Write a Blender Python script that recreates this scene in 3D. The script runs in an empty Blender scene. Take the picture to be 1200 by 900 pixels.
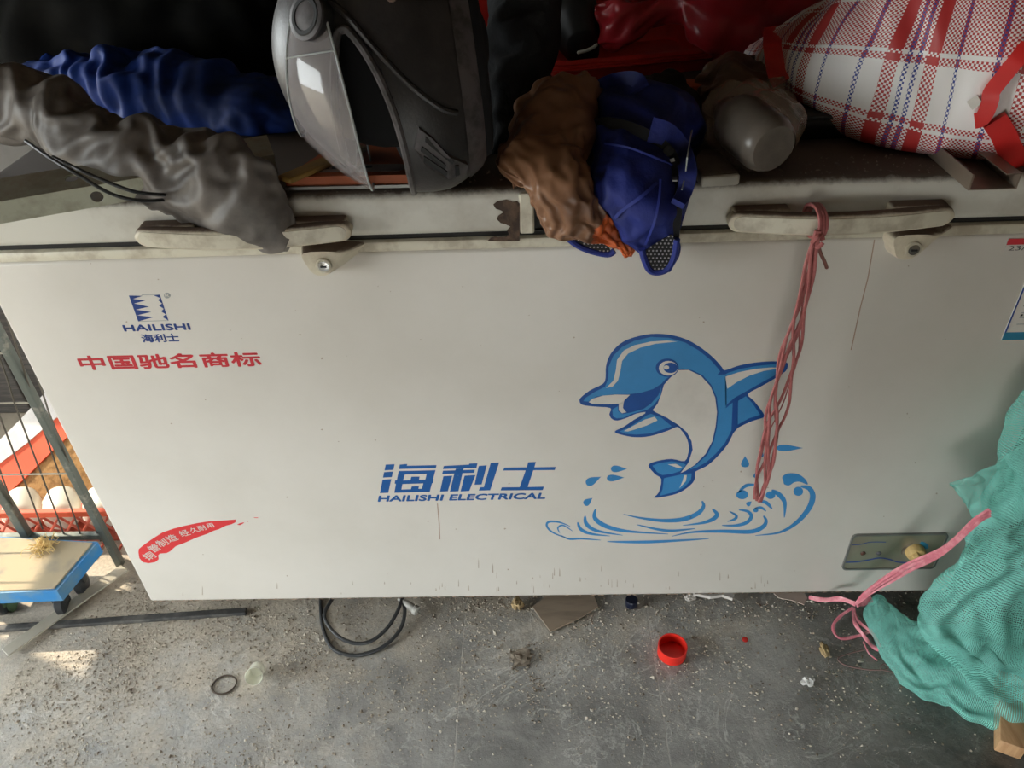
import bpy, bmesh, math, random
import numpy as np
from mathutils import Vector as V, Matrix, noise, geometry

random.seed(7)
SC = bpy.context.scene
COL = SC.collection

# ------------------------------------------------------------------ camera
CAM = V((0.00112, -0.92419, 1.25901))
FW = V((-0.03346666, 0.79716863, -0.60282846))
RT = V((0.99918714, 0.01312418, -0.03811578))
DN = V((-0.02247307, -0.60361406, -0.79695987))
FPX = 900.0
cam_d = bpy.data.cameras.new('camera')
cam = bpy.data.objects.new('camera', cam_d)
COL.objects.link(cam)
cam_d.sensor_width = 36.0
cam_d.lens = 36.0 * FPX / 1200.0
cam_d.clip_start = 0.02
UPV = -DN
BK = -FW
cam.matrix_world = Matrix(((RT.x, UPV.x, BK.x, CAM.x), (RT.y, UPV.y, BK.y, CAM.y), (RT.z, UPV.z, BK.z, CAM.z), (0, 0, 0, 1)))
SC.camera = cam

# ------------------------------------------------------------------ sky, sun, exposure
world = bpy.data.worlds.new('sky')
SC.world = world
world.use_nodes = True
bg = world.node_tree.nodes['Background']
bg.inputs[0].default_value = (0.91, 0.97, 0.97, 1)
bg.inputs[1].default_value = 6.0
sun_d = bpy.data.lights.new('sun', 'SUN')
sun_d.energy = 2.4
sun_d.color = (1.0, 0.86, 0.66)
sun_d.angle = math.radians(0.6)
sun = bpy.data.objects.new('sun', sun_d)
COL.objects.link(sun)
SUN_TO = V((-0.68, 0.30, 0.72)).normalized()
sun.rotation_euler = SUN_TO.to_track_quat('Z', 'Y').to_euler()
sun.location = (-4, 2, 4)
# portals for the sky's own light, in unseen openings shaped for the lighting
port_d = bpy.data.lights.new('open_shopfront', 'AREA')
port_d.shape = 'RECTANGLE'
port_d.size = .95
port_d.size_y = 1.3
port_d.cycles.is_portal = True
port = bpy.data.objects.new('open_shopfront', port_d)
COL.objects.link(port)
port.location = (-2.05, -.725, .65)
port.rotation_euler = V((-1, 0, 0)).to_track_quat('Z', 'Y').to_euler()
port2 = bpy.data.objects.new('open_passage', port_d.copy())
port2.data.size = .92
port2.data.size_y = 1.45
COL.objects.link(port2)
port2.location = (-2.05, .88, .725)
port2.rotation_euler = port.rotation_euler
port3 = bpy.data.objects.new('shutter_gap', port_d.copy())  # portal in the low gap added as fill from behind the camera
port3.data.size = 1.0
port3.data.size_y = .42
COL.objects.link(port3)
port3.location = (-.10, -1.87, .21)
port3.rotation_euler = V((0, -1, 0)).to_track_quat('Z', 'Y').to_euler()
vs = SC.view_settings
vs.view_transform = 'Standard'
vs.look = 'None'
vs.gamma = 1.0
vs.use_curve_mapping = False
vs.exposure = 1.38

# ------------------------------------------------------------------ helpers
def ray(px, py):
    return FW + RT * ((px - 600) / FPX) + DN * ((py - 450) / FPX)

def Yp(px, py, d):
    r = ray(px, py)
    return CAM + r * ((d - CAM.y) / r.y)

def Zp(px, py, h):
    r = ray(px, py)
    return CAM + r * ((h - CAM.z) / r.z)

def spl(pts, n=6, closed=False):
    """Catmull-Rom through points (any dimension, given as Vectors or tuples)."""
    P = [V(p) for p in pts]
    m = len(P)
    out = []
    segs = m if closed else m - 1
    for i in range(segs):
        if closed:
            a, b, c, d = P[(i - 1) % m], P[i], P[(i + 1) % m], P[(i + 2) % m]
        else:
            a, b, c, d = P[max(i - 1, 0)], P[i], P[i + 1], P[min(i + 2, m - 1)]
        for k in range(n):
            t = k / n
            out.append(0.5 * ((2 * b) + (c - a) * t + (2 * a - 5 * b + 4 * c - d) * t * t + (3 * b - a - 3 * c + d) * t ** 3))
    if not closed:
        out.append(P[-1].copy())
    return out

ORG = {}

def place(name, parent, base):
    o = None
    return o

class MB:
    """collects shapes for ONE mesh"""
    def __init__(s):
        s.v, s.f, s.uv, s.mi = [], [], {}, {}

    def add(s, verts, faces, uvs=None, mi=0):
        b = len(s.v)
        s.v += [V(p) for p in verts]
        for k, f in enumerate(faces):
            if mi:
                s.mi[len(s.f)] = mi
            s.f.append([b + i for i in f])
        if uvs:
            for i, u in enumerate(uvs):
                s.uv[b + i] = u
        return s

    def box(s, lo, hi, M=None, mi=0):
        x0, y0, z0 = lo
        x1, y1, z1 = hi
        P = [V(p) for p in [(x0, y0, z0), (x1, y0, z0), (x1, y1, z0), (x0, y1, z0), (x0, y0, z1), (x1, y0, z1), (x1, y1, z1), (x0, y1, z1)]]
        if M is not None:
            P = [M @ p for p in P]
        return s.add(P, [(0, 3, 2, 1), (4, 5, 6, 7), (0, 1, 5, 4), (1, 2, 6, 5), (2, 3, 7, 6), (3, 0, 4, 7)], mi=mi)

    def rbox(s, lo, hi, r, seg=3, M=None, mi=0):
        bm = bmesh.new()
        bmesh.ops.create_cube(bm, size=1)
        lo, hi = V(lo), V(hi)
        for v in bm.verts:
            v.co = V(((lo[i] + hi[i]) / 2 + v.co[i] * (hi[i] - lo[i]) for i in range(3)))
        bmesh.ops.bevel(bm, geom=bm.edges[:], offset=r, segments=seg, affect='EDGES', profile=0.5)
        if M is not None:
            bmesh.ops.transform(bm, matrix=M, verts=bm.verts)
        s.addbm(bm, mi)
        return s

    def addbm(s, bm, mi=0):
        bm.verts.index_update()
        s.add([v.co.copy() for v in bm.verts], [[v.index for v in f.verts] for f in bm.faces], mi=mi)
        bm.free()
        return s

    def tube(s, pts, r, n=8, closed=False, mi=0, flat=None):
        P = [V(p) for p in pts]
        m = len(P)
        R = r if isinstance(r, (list, tuple)) else [r] * m
        T = []
        for i in range(m):
            if closed:
                t = P[(i + 1) % m] - P[i - 1]
            else:
                t = P[min(i + 1, m - 1)] - P[max(i - 1, 0)]
            T.append(t.normalized() if t.length > 1e-9 else V((0, 0, 1)))
        a = V((0, 0, 1)) if abs(T[0].z) < .9 else V((1, 0, 0))
        N = (a - T[0] * a.dot(T[0])).normalized()
        vs_, fs = [], []
        for i in range(m):
            N = (N - T[i] * N.dot(T[i])).normalized()
            B = T[i].cross(N)
            for k in range(n):
                an = 2 * math.pi * k / n
                fl = flat if flat else 1
                vs_.append(P[i] + (N * math.cos(an) + B * math.sin(an) * fl) * R[i])
        L = m if closed else m - 1
        for i in range(L):
            j = (i + 1) % m
            for k in range(n):
                k2 = (k + 1) % n
                fs.append((i * n + k, i * n + k2, j * n + k2, j * n + k))
        if not closed:
            fs.append(list(range(n))[::-1])
            fs.append([(m - 1) * n + k for k in range(n)])
        return s.add(vs_, fs, mi=mi)

    def lathe(s, prof, C, axis=(0, 0, 1), n=32, mi=0, X=None):
        """prof: (radius, height) pairs along axis"""
        A = V(axis).normalized()
        x = V(X) if X else (V((1, 0, 0)) if abs(A.x) < .9 else V((0, 1, 0)))
        x = (x - A * x.dot(A)).normalized()
        y = A.cross(x)
        C = V(C)
        vs_, fs = [], []
        for (r, h) in prof:
            for k in range(n):
                an = 2 * math.pi * k / n
                vs_.append(C + A * h + (x * math.cos(an) + y * math.sin(an)) * r)
        for i in range(len(prof) - 1):
            for k in range(n):
                k2 = (k + 1) % n
                fs.append((i * n + k, i * n + k2, (i + 1) * n + k2, (i + 1) * n + k))
        if prof[0][0] > 1e-6:
            fs.append(list(range(n))[::-1])
        if prof[-1][0] > 1e-6:
            fs.append([(len(prof) - 1) * n + k for k in range(n)])
        return s.add(vs_, fs, mi=mi)

    def plate(s, loops, nrm, th, mi=0):
        """flat polygon (first loop) with holes (other loops), extruded by th along nrm"""
        loops = [[V(p) for p in l] for l in loops]
        tris = geometry.tessellate_polygon(loops)
        flat = [p for l in loops for p in l]
        d = V(nrm) * th
        n = len(flat)
        fs = []
        for t in tris:
            a, b, c = t
            nn = (flat[b] - flat[a]).cross(flat[c] - flat[a])
            if nn.dot(V(nrm)) < 0:
                a, b, c = c, b, a
            fs.append((a + n, b + n, c + n))
            fs.append((c, b, a))
        off = 0
        for l in loops:
            m = len(l)
            for k in range(m):
                k2 = (k + 1) % m
                fs.append((off + k, off + k2, off + k2 + n, off + k + n))
            off += m
        return s.add(flat + [p + d for p in flat], fs, mi=mi)

    def build(s, name, mat, parent=None, smooth=False, label=None, cat=None, group=None, kind=None, base=None, sharp=40):
        if parent is None:
            if base is None:
                xs = [p.x for p in s.v]
                ys = [p.y for p in s.v]
                zs = [p.z for p in s.v]
                base = V(((min(xs) + max(xs)) / 2, (min(ys) + max(ys)) / 2, min(zs)))
            org = V(base)
        else:
            org = ORG[parent.name]
        me = bpy.data.meshes.new(name)
        me.from_pydata([p - org for p in s.v], [], s.f)
        mats = mat if isinstance(mat, (list, tuple)) else [mat]
        for m in mats:
            me.materials.append(m)
        for i, m in s.mi.items():
            me.polygons[i].material_index = m
        if s.uv:
            uvl = me.uv_layers.new(name='uv')
            for lp in me.loops:
                uvl.data[lp.index].uv = s.uv.get(lp.vertex_index, (0, 0))
        bm = bmesh.new()
        bm.from_mesh(me)
        bmesh.ops.recalc_face_normals(bm, faces=bm.faces[:])
        bm.to_mesh(me)
        bm.free()
        if smooth:
            for p in me.polygons:
                p.use_smooth = True
            if sharp < 180:
                me.set_sharp_from_angle(angle=math.radians(sharp))
        o = bpy.data.objects.new(name, me)
        COL.objects.link(o)
        if parent is None:
            o.location = org
        else:
            o.parent = parent
        ORG[o.name] = org
        tag(o, label, cat, group, kind)
        return o

def tag(o, label=None, cat=None, group=None, kind=None):
    if label:
        o['label'] = label
    if cat:
        o['category'] = cat
    if group:
        o['group'] = group
    if kind:
        o['kind'] = kind
    return o

def thing(name, loc, label, cat, group=None):
    o = bpy.data.objects.new(name, None)
    COL.objects.link(o)
    o.empty_display_size = 0.05
    o.location = loc
    ORG[o.name] = V(loc)
    return tag(o, label, cat, group)

def fan(v0, v1, n):
    return [v0 + (v1 - v0) * i / n for i in range(n + 1)]

def crum(p, s, seed, facet=.6):
    """sharp folds: triangle waves in several directions, each fading in and out"""
    q = p * s + V((seed * 3.1, seed * 1.7, seed * 2.3))
    rnd = random.Random(seed)
    wp = noise.noise(q * .5) * 1.1
    h = 0.0
    for i in range(7):
        n_ = V((rnd.uniform(-1, 1), rnd.uniform(-1, 1), rnd.uniform(-1, 1))).normalized()
        f_ = (.5, .75, 1.05, 1.45, 2.0, 2.8, 4.0)[i]
        x = q.dot(n_) * f_ + rnd.random() * 5 + wp * (.6 + .15 * i)
        tri = abs(x - math.floor(x + .5)) * 2
        mk_ = max(0.0, min(1.0, .5 + 1.6 * noise.noise(q * .45 + V((i * 7.7, i, seed)))))
        h += (tri - .5) * mk_ * (.55, .5, .42, .34, .26, .2, .14)[i]
    return h * (.5 + facet * .7) + (1 - facet) * .6 * noise.noise(q * .4)

def buckle(X, ru, rv, iters, pin, clamp, seed, kb=.35):
    """lengthen a closed grid of cloth (rows x ring) so that it buckles into real folds"""
    rg = np.random.default_rng(seed)
    m, n, _ = X.shape
    X0 = X.copy()
    I, K = np.meshgrid(np.arange(m), np.arange(n), indexing='ij')
    idx = (I * n + K)
    x = X.reshape(-1, 3).copy()
    x0 = x.copy()
    jit = rg.normal(0, 1, (m, n, 3))
    for _ in range(3):
        jit = (jit + np.roll(jit, 1, 1) + np.roll(jit, -1, 1)) / 3
        jit[1:-1] = (jit[1:-1] + jit[2:] + jit[:-2]) / 3
    x += jit.reshape(-1, 3) * .006
    msk = np.array([max(0.0, min(1.7, .85 + 2.2 * noise.noise(V(p) * 9 + V((seed, 2, 5))))) for p in x0])
    sets = []

    def pairs(di, dk, fac, st):
        A = idx[:m - di] if di else idx
        Bq = np.roll(idx, -dk, 1)[di:] if di else np.roll(idx, -dk, 1)
        par = (I[:m - di] // max(di, 1) if di else K // max(dk, 1)) % 2
        for q in (0, 1):
            aa, bb = A[par == q], Bq[par == q]
            if di and dk and False:
                pass
            r = np.linalg.norm(x0[aa] - x0[bb], axis=1) * (1 + (fac - 1) * msk[aa])
            sets.append((aa, bb, r, st))
    sh = math.sqrt((ru * ru + rv * rv) / 2)
    pairs(0, 1, ru, .9)
    pairs(1, 0, rv, .9)
    pairs(1, 1, sh, .35)
    pairs(1, n - 1, sh, .35)
    pairs(0, 2, ru, kb)
    pairs(2, 0, rv, kb)
    for it in range(iters):
        for aa, bb, r, st in sets:
            d = x[bb] - x[aa]
            l = np.linalg.norm(d, axis=1) + 1e-9
            c = d * ((l - r) / l * .5 * st)[:, None]
            np.add.at(x, aa, c) if False else None
            x[aa] += c
            x[bb] -= c
        x += (x0 - x) * pin
        if clamp:
            clamp(x)
    return x.reshape(m, n, 3)

def upsample(X, ax):
    """double a cloth grid along its rows (0) or round its ring (1) with a cubic"""
    if ax == 1:
        mid = (9 * (X + np.roll(X, -1, 1)) - np.roll(X, 1, 1) - np.roll(X, -2, 1)) / 16
        out = np.empty((X.shape[0], X.shape[1] * 2, 3))
        out[:, 0::2] = X
        out[:, 1::2] = mid
        return out
    P = np.concatenate([X[:1], X, X[-1:]], 0)
    mid = (9 * (P[1:-2] + P[2:-1]) - P[:-3] - P[3:]) / 16
    out = np.empty((X.shape[0] * 2 - 1, X.shape[1], 3))
    out[0::2] = X
    out[1::2] = mid
    return out

def clamp_edge(x):
    """stay above the lid, or outside its front"""
    over = (x[:, 1] > -.012) & (x[:, 2] < TOPZ + .0025)
    up_ = over & (x[:, 2] > TOPZ - .03) & (x[:, 1] > .006)
    x[up_, 2] = TOPZ + .0025
    ou = over & ~up_
    x[ou, 1] = np.minimum(x[ou, 1], -.012)

def clamp_lid(x):
    x[:, 2] = np.maximum(x[:, 2], TOPZ + .0025)

def clamp_floor(x):
    x[:, 2] = np.maximum(x[:, 2], .002)
    q = (x[:, 0] < .766) & (x[:, 1] > -.006) & (x[:, 2] > .04)
    x[q, 1] = -.006

TOPZ = .871

def loft(rows, nu=40, nv=60, amp=.006, scale=22, seed=1, facet=.6, ex=.8, face=None, ru=1.0, rv=1.0, iters=60, pin=.012, clamp=None, lens=.5, jag=0, kb=.35, smooth=1):
    """closed sheet-like bag: rows = (left point, right point, thickness to the viewer, thickness behind)"""
    L = spl([r[0] for r in rows], max(2, nv // (len(rows) - 1)))
    Rr = spl([r[1] for r in rows], max(2, nv // (len(rows) - 1)))
    TF = spl([(r[2], r[3], 0) for r in rows], max(2, nv // (len(rows) - 1)))
    m = len(L)
    C = [(L[i] + Rr[i]) / 2 for i in range(m)]
    verts, faces, uvs = [], [], []
    for i in range(m):
        D = (C[min(i + 1, m - 1)] - C[max(i - 1, 0)]).normalized()
        A = (Rr[i] - L[i]) / 2
        N = A.cross(D)
        N = N.normalized() if N.length > 1e-9 else V((0, -1, 0))
        if N.dot(CAM - C[i]) < 0:
            N = -N
        jl = 1 + jag * noise.noise(V((i * .22, seed, 1.5)))
        jr = 1 + jag * noise.noise(V((i * .22, seed, 7.5)))
        for k in range(nu):
            t = 2 * math.pi * k / nu
            c, s_ = math.cos(t), math.sin(t)
            c2 = math.copysign(abs(c) ** ex, c) * (jr if c > 0 else jl)
            s2 = math.copysign(abs(s_) ** (2 * lens), s_)
            th = TF[i].x if s_ > 0 else TF[i].y
            p = C[i] + A * c2 + N * (th * s2)
            nn = (A.normalized() * c * .6 + N * s_).normalized() if A.length > 1e-6 else N
            p = p + nn * (crum(p, scale, seed, facet) * amp)
            verts.append(p)
            uvs.append(((k / nu if k <= nu / 2 else 1 - k / nu) * 2, i / (m - 1)))
    if ru != 1.0 or rv != 1.0 or clamp:
        X = np.array([tuple(p) for p in verts]).reshape(m, nu, 3)
        if clamp:
            xx = X.reshape(-1, 3)
            clamp(xx)
            X = xx.reshape(m, nu, 3)
        if ru != 1.0 or rv != 1.0:
            X = buckle(X, ru, rv, iters, pin, clamp, seed, kb)
            X = upsample(upsample(X, 0), 1)
            m, nu = X.shape[0], X.shape[1]
            uvs = [((k / nu if k <= nu / 2 else 1 - k / nu) * 2, i / (m - 1)) for i in range(m) for k in range(nu)]
            for _ in range(smooth):
                Y = (2 * X + np.roll(X, 1, 1) + np.roll(X, -1, 1)) / 4
                Y[1:-1] = (2 * Y[1:-1] + Y[2:] + Y[:-2]) / 4
                X = Y
        if clamp:
            xx = X.reshape(-1, 3).copy()
            clamp(xx)
            X = xx.reshape(m, nu, 3)
        verts = [V(p) for p in X.reshape(-1, 3)]
    for i in range(m - 1):
        for k in range(nu):
            k2 = (k + 1) % nu
            faces.append((i * nu + k, i * nu + k2, (i + 1) * nu + k2, (i + 1) * nu + k))
    faces.append(list(range(nu))[::-1])
    faces.append([(m - 1) * nu + k for k in range(nu)])
    return verts, faces, uvs

def drop_to(mb, z, minus=0.0):
    """push vertices that dip under a support height back onto it"""
    for p in mb.v:
        if p.z < z:
            p.z = z + (p.z - z) * minus
    return mb

# ------------------------------------------------------------------ materials
def nd(nt, t, **kw):
    n = nt.nodes.new(t)
    for k, v in kw.items():
        setattr(n, k, v)
    return n

def mat(name, col, rough=.5, metal=0.0, var=None, vscale=12, vlo=.45, vhi=.62, bump=0, bscale=60, alpha=1.0, trans=0, ior=1.45, dust=None, dlo=.25, dhi=.75, coat=0, emit=None, sheen=0, spec=.5, aniso=None, wr=0, wscale=25, wdist=.01):
    m = bpy.data.materials.new(name)
    m.use_nodes = True
    nt = m.node_tree
    b = nt.nodes['Principled BSDF']
    b.inputs['Base Color'].default_value = (*col, 1)
    b.inputs['Roughness'].default_value = rough
    b.inputs['Metallic'].default_value = metal
    b.inputs['Alpha'].default_value = alpha
    b.inputs['Transmission Weight'].default_value = trans
    b.inputs['IOR'].default_value = ior
    b.inputs['Coat Weight'].default_value = coat
    b.inputs['Specular IOR Level'].default_value = spec
    tc = nd(nt, 'ShaderNodeTexCoord')
    last = None
    if True:
        no = nd(nt, 'ShaderNodeTexNoise')
        no.inputs['Scale'].default_value = vscale
        no.inputs['Detail'].default_value = 6
        no.inputs['Roughness'].default_value = .62
        if aniso:
            mp = nd(nt, 'ShaderNodeMapping')
            mp.inputs['Scale'].default_value = aniso
            nt.links.new(tc.outputs['Object'], mp.inputs[0])
            nt.links.new(mp.outputs[0], no.inputs['Vector'])
        else:
            nt.links.new(tc.outputs['Object'], no.inputs['Vector'])
        mr = nd(nt, 'ShaderNodeMapRange')
        mr.inputs[1].default_value = vlo
        mr.inputs[2].default_value = vhi
        nt.links.new(no.outputs['Fac'], mr.inputs[0])
        mx = nd(nt, 'ShaderNodeMix', data_type='RGBA')
        mx.inputs[6].default_value = (*col, 1)
        v2 = var if var else tuple(c * .9 for c in col)
        mx.inputs[7].default_value = (*v2, 1)
        nt.links.new(mr.outputs[0], mx.inputs[0])
        last = mx.outputs[2]
    if dust:
        ge = nd(nt, 'ShaderNodeNewGeometry')
        sp = nd(nt, 'ShaderNodeSeparateXYZ')
        nt.links.new(ge.outputs['Normal'], sp.inputs[0])
        n2 = nd(nt, 'ShaderNodeTexNoise')
        n2.inputs['Scale'].default_value = 35
        n2.inputs['Detail'].default_value = 8
        n2.inputs['Roughness'].default_value = .75
        nt.links.new(tc.outputs['Object'], n2.inputs['Vector'])
        ad = nd(nt, 'ShaderNodeMath', operation='MULTIPLY_ADD')
        ad.inputs[1].default_value = 1.1
        ad.inputs[2].default_value = -.55
        nt.links.new(n2.outputs['Fac'], ad.inputs[0])
        a2 = nd(nt, 'ShaderNodeMath', operation='ADD')
        nt.links.new(ad.outputs[0], a2.inputs[0])
        nt.links.new(sp.outputs[2], a2.inputs[1])
        m2 = nd(nt, 'ShaderNodeMapRange')
        m2.inputs[1].default_value = dlo
        m2.inputs[2].default_value = dhi
        nt.links.new(a2.outputs[0], m2.inputs[0])
        mx2 = nd(nt, 'ShaderNodeMix', data_type='RGBA')
        nt.links.new(m2.outputs[0], mx2.inputs[0])
        nt.links.new(last, mx2.inputs[6])
        mx2.inputs[7].default_value = (*dust, 1)
        last = mx2.outputs[2]
        mr3 = nd(nt, 'ShaderNodeMapRange')
        mr3.inputs[3].default_value = rough
        mr3.inputs[4].default_value = .95
        nt.links.new(m2.outputs[0], mr3.inputs[0])
        nt.links.new(mr3.outputs[0], b.inputs['Roughness'])
    nt.links.new(last, b.inputs['Base Color'])
    if bump:
        n3 = nd(nt, 'ShaderNodeTexNoise')
        n3.inputs['Scale'].default_value = bscale
        n3.inputs['Detail'].default_value = 5
        nt.links.new(tc.outputs['Object'], n3.inputs['Vector'])
        bp = nd(nt, 'ShaderNodeBump')
        bp.inputs['Strength'].default_value = bump
        bp.inputs['Distance'].default_value = .004
        nt.links.new(n3.outputs['Fac'], bp.inputs['Height'])
        nt.links.new(bp.outputs[0], b.inputs['Normal'])
    if wr:
        n4 = nd(nt, 'ShaderNodeTexNoise', noise_type='RIDGED_MULTIFRACTAL')
        n4.inputs['Scale'].default_value = wscale
        n4.inputs['Detail'].default_value = 3
        n4.inputs['Distortion'].default_value = .6
        nt.links.new(tc.outputs['Object'], n4.inputs['Vector'])
        bp4 = nd(nt, 'ShaderNodeBump')
        bp4.inputs['Strength'].default_value = wr
        bp4.inputs['Distance'].default_value = wdist
        nt.links.new(n4.outputs['Fac'], bp4.inputs['Height'])
        if bump:
            nt.links.new(bp.outputs[0], bp4.inputs['Normal'])
        nt.links.new(bp4.outputs[0], b.inputs['Normal'])
    return m

DUST = (.10, .078, .062)
M = {}
M['white_paint'] = mat('white_paint', (.68, .645, .595), .32, var=(.62, .585, .53), vscale=3, vlo=.4, vhi=.7)
M['lid_paint'] = mat('lid_paint', (.62, .60, .54), .4, var=(.50, .47, .41), vscale=9, dust=DUST, dlo=.35, dhi=.85)
M['cream'] = mat('cream_plastic', (.66, .60, .47), .42, var=(.54, .47, .36), vscale=25, dust=(.14, .095, .07), dlo=.35, dhi=.9)
M['cream_clean'] = mat('cream_trim', (.62, .58, .47), .45, var=(.45, .40, .31), vscale=30)
M['dark_gap'] = mat('dark_rubber', (.02, .018, .016), .7)
M['rust'] = mat('rust', (.055, .035, .026), .85, var=(.12, .075, .05), vscale=60, bump=.5)
M['blue_dark'] = mat('print_dark_blue', (.010, .075, .30), .35)
M['blue_mid'] = mat('print_mid_blue', (.045, .24, .53), .35)
M['blue_logo'] = mat('print_logo_blue', (.012, .105, .36), .35)
M['blue_navy'] = mat('print_navy', (.025, .06, .24), .35)
M['print_white'] = mat('print_white', (.66, .625, .575), .32)
M['print_red'] = mat('print_red', (.60, .035, .05), .4)
M['print_red2'] = mat('print_bright_red', (.72, .045, .05), .4)
M['print_black'] = mat('print_black', (.03, .03, .035), .5)
M['print_teal'] = mat('print_teal', (.03, .20, .33), .4)
M['print_grey'] = mat('print_grey', (.34, .36, .36), .4)
M['chrome'] = mat('chrome', (.6, .6, .58), .25, 1.0)
M['panel_olive'] = mat('control_plate', (.29, .27, .20), .3, .35, var=(.25, .23, .17), vscale=8)
M['brown_lens'] = mat('brown_lens', (.10, .045, .03), .25)
M['grey_lens'] = mat('grey_lens', (.09, .09, .10), .25)
M['knob'] = mat('knob_plastic', (.62, .43, .17), .5, var=(.45, .30, .13), vscale=50)
M['white_plastic'] = mat('white_plastic', (.72, .70, .66), .4)
M['black'] = mat('black_plastic', (.012, .012, .013), .45, var=(.02, .02, .02))
M['black_bag'] = mat('black_sheet', (.006, .006, .006), .85, var=(.010, .010, .009), spec=.1)
M['black_cloth'] = mat('black_cloth', (.010, .011, .013), .9, bump=.4, bscale=200)
M['helmet'] = mat('helmet_matte_black', (.022, .020, .020), .42, var=(.042, .037, .037), vscale=14, bump=.1, bscale=300)
M['helmet_trim'] = mat('helmet_trim', (.085, .075, .078), .5, var=(.04, .036, .036), vscale=40)
M['lining'] = mat('helmet_lining', (.006, .006, .007), .95)
M['visor'] = mat('clear_visor', (.42, .39, .39), .08, var=(.34, .31, .32), vscale=25, alpha=.36, coat=.6)
M['rivet'] = mat('rivet', (.42, .30, .25), .35, .8)
M['grey_sheet'] = mat('grey_plastic_sheet', (.17, .15, .135), .50, var=(.085, .074, .067), vscale=13, vlo=.4, vhi=.65, wr=.5, wscale=16)
M['blue_sheet'] = mat('blue_tarp', (.004, .030, .20), .7, spec=.3, var=(.003, .018, .10), vscale=10, wr=.4, wscale=12)
M['galv'] = mat('galvanised_steel', (.40, .40, .31), .5, .2, var=(.28, .27, .20), vscale=22, dust=(.30, .22, .16), dlo=.75, dhi=1.4)
M['orange'] = mat('orange_card', (.34, .075, .018), .55)
M['yellow_wood'] = mat('yellow_strip', (.26, .15, .035), .6, var=(.17, .10, .03), vscale=20)
M['steel'] = mat('grey_steel', (.22, .22, .21), .4, .6)
M['brown_bag'] = mat('brown_plastic_bag', (.25, .125, .068), .36, var=(.15, .072, .04), vscale=9, wr=.6, wscale=26)
M['orange_bag'] = mat('orange_bag_tail', (.62, .12, .025), .4, var=(.4, .08, .02), vscale=25, bump=.4, bscale=60)
M['blue_cloth'] = mat('blue_nylon', (.011, .022, .18), .65, var=(.007, .013, .10), vscale=9, bump=.25, bscale=120)
M['zip_black'] = mat('black_webbing', (.008, .008, .010), .75)
M['mesh_black'] = mat('black_mesh', (.012, .012, .014), .7)
M['mesh_hole'] = mat('mesh_eyelet', (.34, .33, .36), .6)
M['piping_blue'] = mat('blue_piping', (.02, .035, .24), .5)
M['red_plastic'] = mat('red_plastic', (.56, .025, .018), .38, var=(.42, .018, .016), vscale=8)
M['red_bag'] = mat('red_plastic_bag', (.42, .022, .032), .28, var=(.28, .015, .02), vscale=8, alpha=.9, wr=.5, wscale=18)
M['red_cap'] = mat('red_cap', (.80, .03, .018), .4)
M['clear_bag'] = mat('clear_plastic_bag', (.42, .34, .28), .12, var=(.32, .25, .20), vscale=15, alpha=.50, coat=1.0, wr=.7, wscale=24)
M['jar'] = mat('milky_bottle', (.15, .128, .108), .3, var=(.11, .095, .08), vscale=20)
M['dirty_grey'] = mat('dirty_grey', (.13, .11, .09), .6, var=(.08, .065, .05), vscale=25)
M['dull_white'] = mat('dull_white', (.42, .40, .35), .5)
M['fixing_orange'] = mat('orange_plastic', (.40, .085, .02), .5)
M['channel'] = mat('anodised_channel', (.26, .205, .16), .42, .5)
M['rope_pink'] = mat('pink_twine', (.40, .125, .12), .5, var=(.30, .085, .08), vscale=60)
M['rope_hot'] = mat('pink_ribbon', (.66, .19, .24), .3, var=(.78, .32, .36), vscale=70, alpha=.95)
M['cardboard'] = mat('cardboard', (.30, .235, .175), .85, var=(.23, .18, .135), vscale=8, aniso=(1, 6, 1))
M['glass'] = mat('frosted_plastic', (.86, .86, .74), .22, alpha=.62)
M['cable'] = mat('cable_grey', (.035, .037, .04), .45)
M['plug'] = mat('plug_grey', (.42, .41, .38), .5)
M['ring'] = mat('brown_rubber', (.07, .05, .035), .7)
M['foam'] = mat('white_foam', (.62, .58, .54), .8, bump=.4, bscale=90)
M['pink_paper'] = mat('dirty_paper', (.52, .42, .36), .8)
M['tissue'] = mat('tissue', (.55, .54, .52), .85)
M['fluff'] = mat('tan_fluff', (.40, .29, .15), .95, var=(.28, .20, .11), vscale=60)
M['navy_cap'] = mat('navy_plastic', (.01, .013, .03), .35)
M['rubble'] = mat('rubble', (.56, .505, .43), .9, var=(.34, .29, .23), vscale=40, vlo=.42, vhi=.58)
M['rubble_dark'] = mat('rubble_dark', (.15, .12, .09), .9, var=(.28, .235, .185), vscale=60)
M['wood'] = mat('raw_wood', (.55, .33, .17), .6, var=(.42, .23, .11), vscale=10, aniso=(12, 1, 1))
M['rail_black'] = mat('weathered_black_bar', (.045, .045, .045), .6, var=(.12, .115, .105), vscale=25)
M['clear_strip'] = mat('clear_strip', (.55, .51, .42), .25, alpha=.7)
M['trolley_blue'] = mat('trolley_blue', (.035, .22, .52), .45, var=(.12, .26, .40), vscale=18)
M['trolley_top'] = mat('dusty_deck', (.44, .36, .24), .8, var=(.30, .27, .22), vscale=12)
M['post'] = mat('weathered_steel', (.13, .145, .13), .5, .5, var=(.30, .29, .25), vscale=35, vlo=.55, vhi=.7)
M['wire'] = mat('fence_wire', (.12, .105, .085), .5, .4)
M['wire_light'] = mat('galvanised_wire', (.50, .46, .38), .4, .5)
M['board_red'] = mat('board_red', (.75, .11, .045), .5)
M['board_white'] = mat('board_white', (.74, .72, .68), .5, var=(.62, .58, .56), vscale=12)
M['board_brown'] = mat('chip_board', (.36, .20, .075), .9, var=(.22, .115, .04), vscale=70, bump=.6, bscale=120)
M['crate_red'] = mat('crate_red', (.50, .10, .06), .5)
M['bottle_white'] = mat('bottle_white', (.80, .76, .66), .4)
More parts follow.
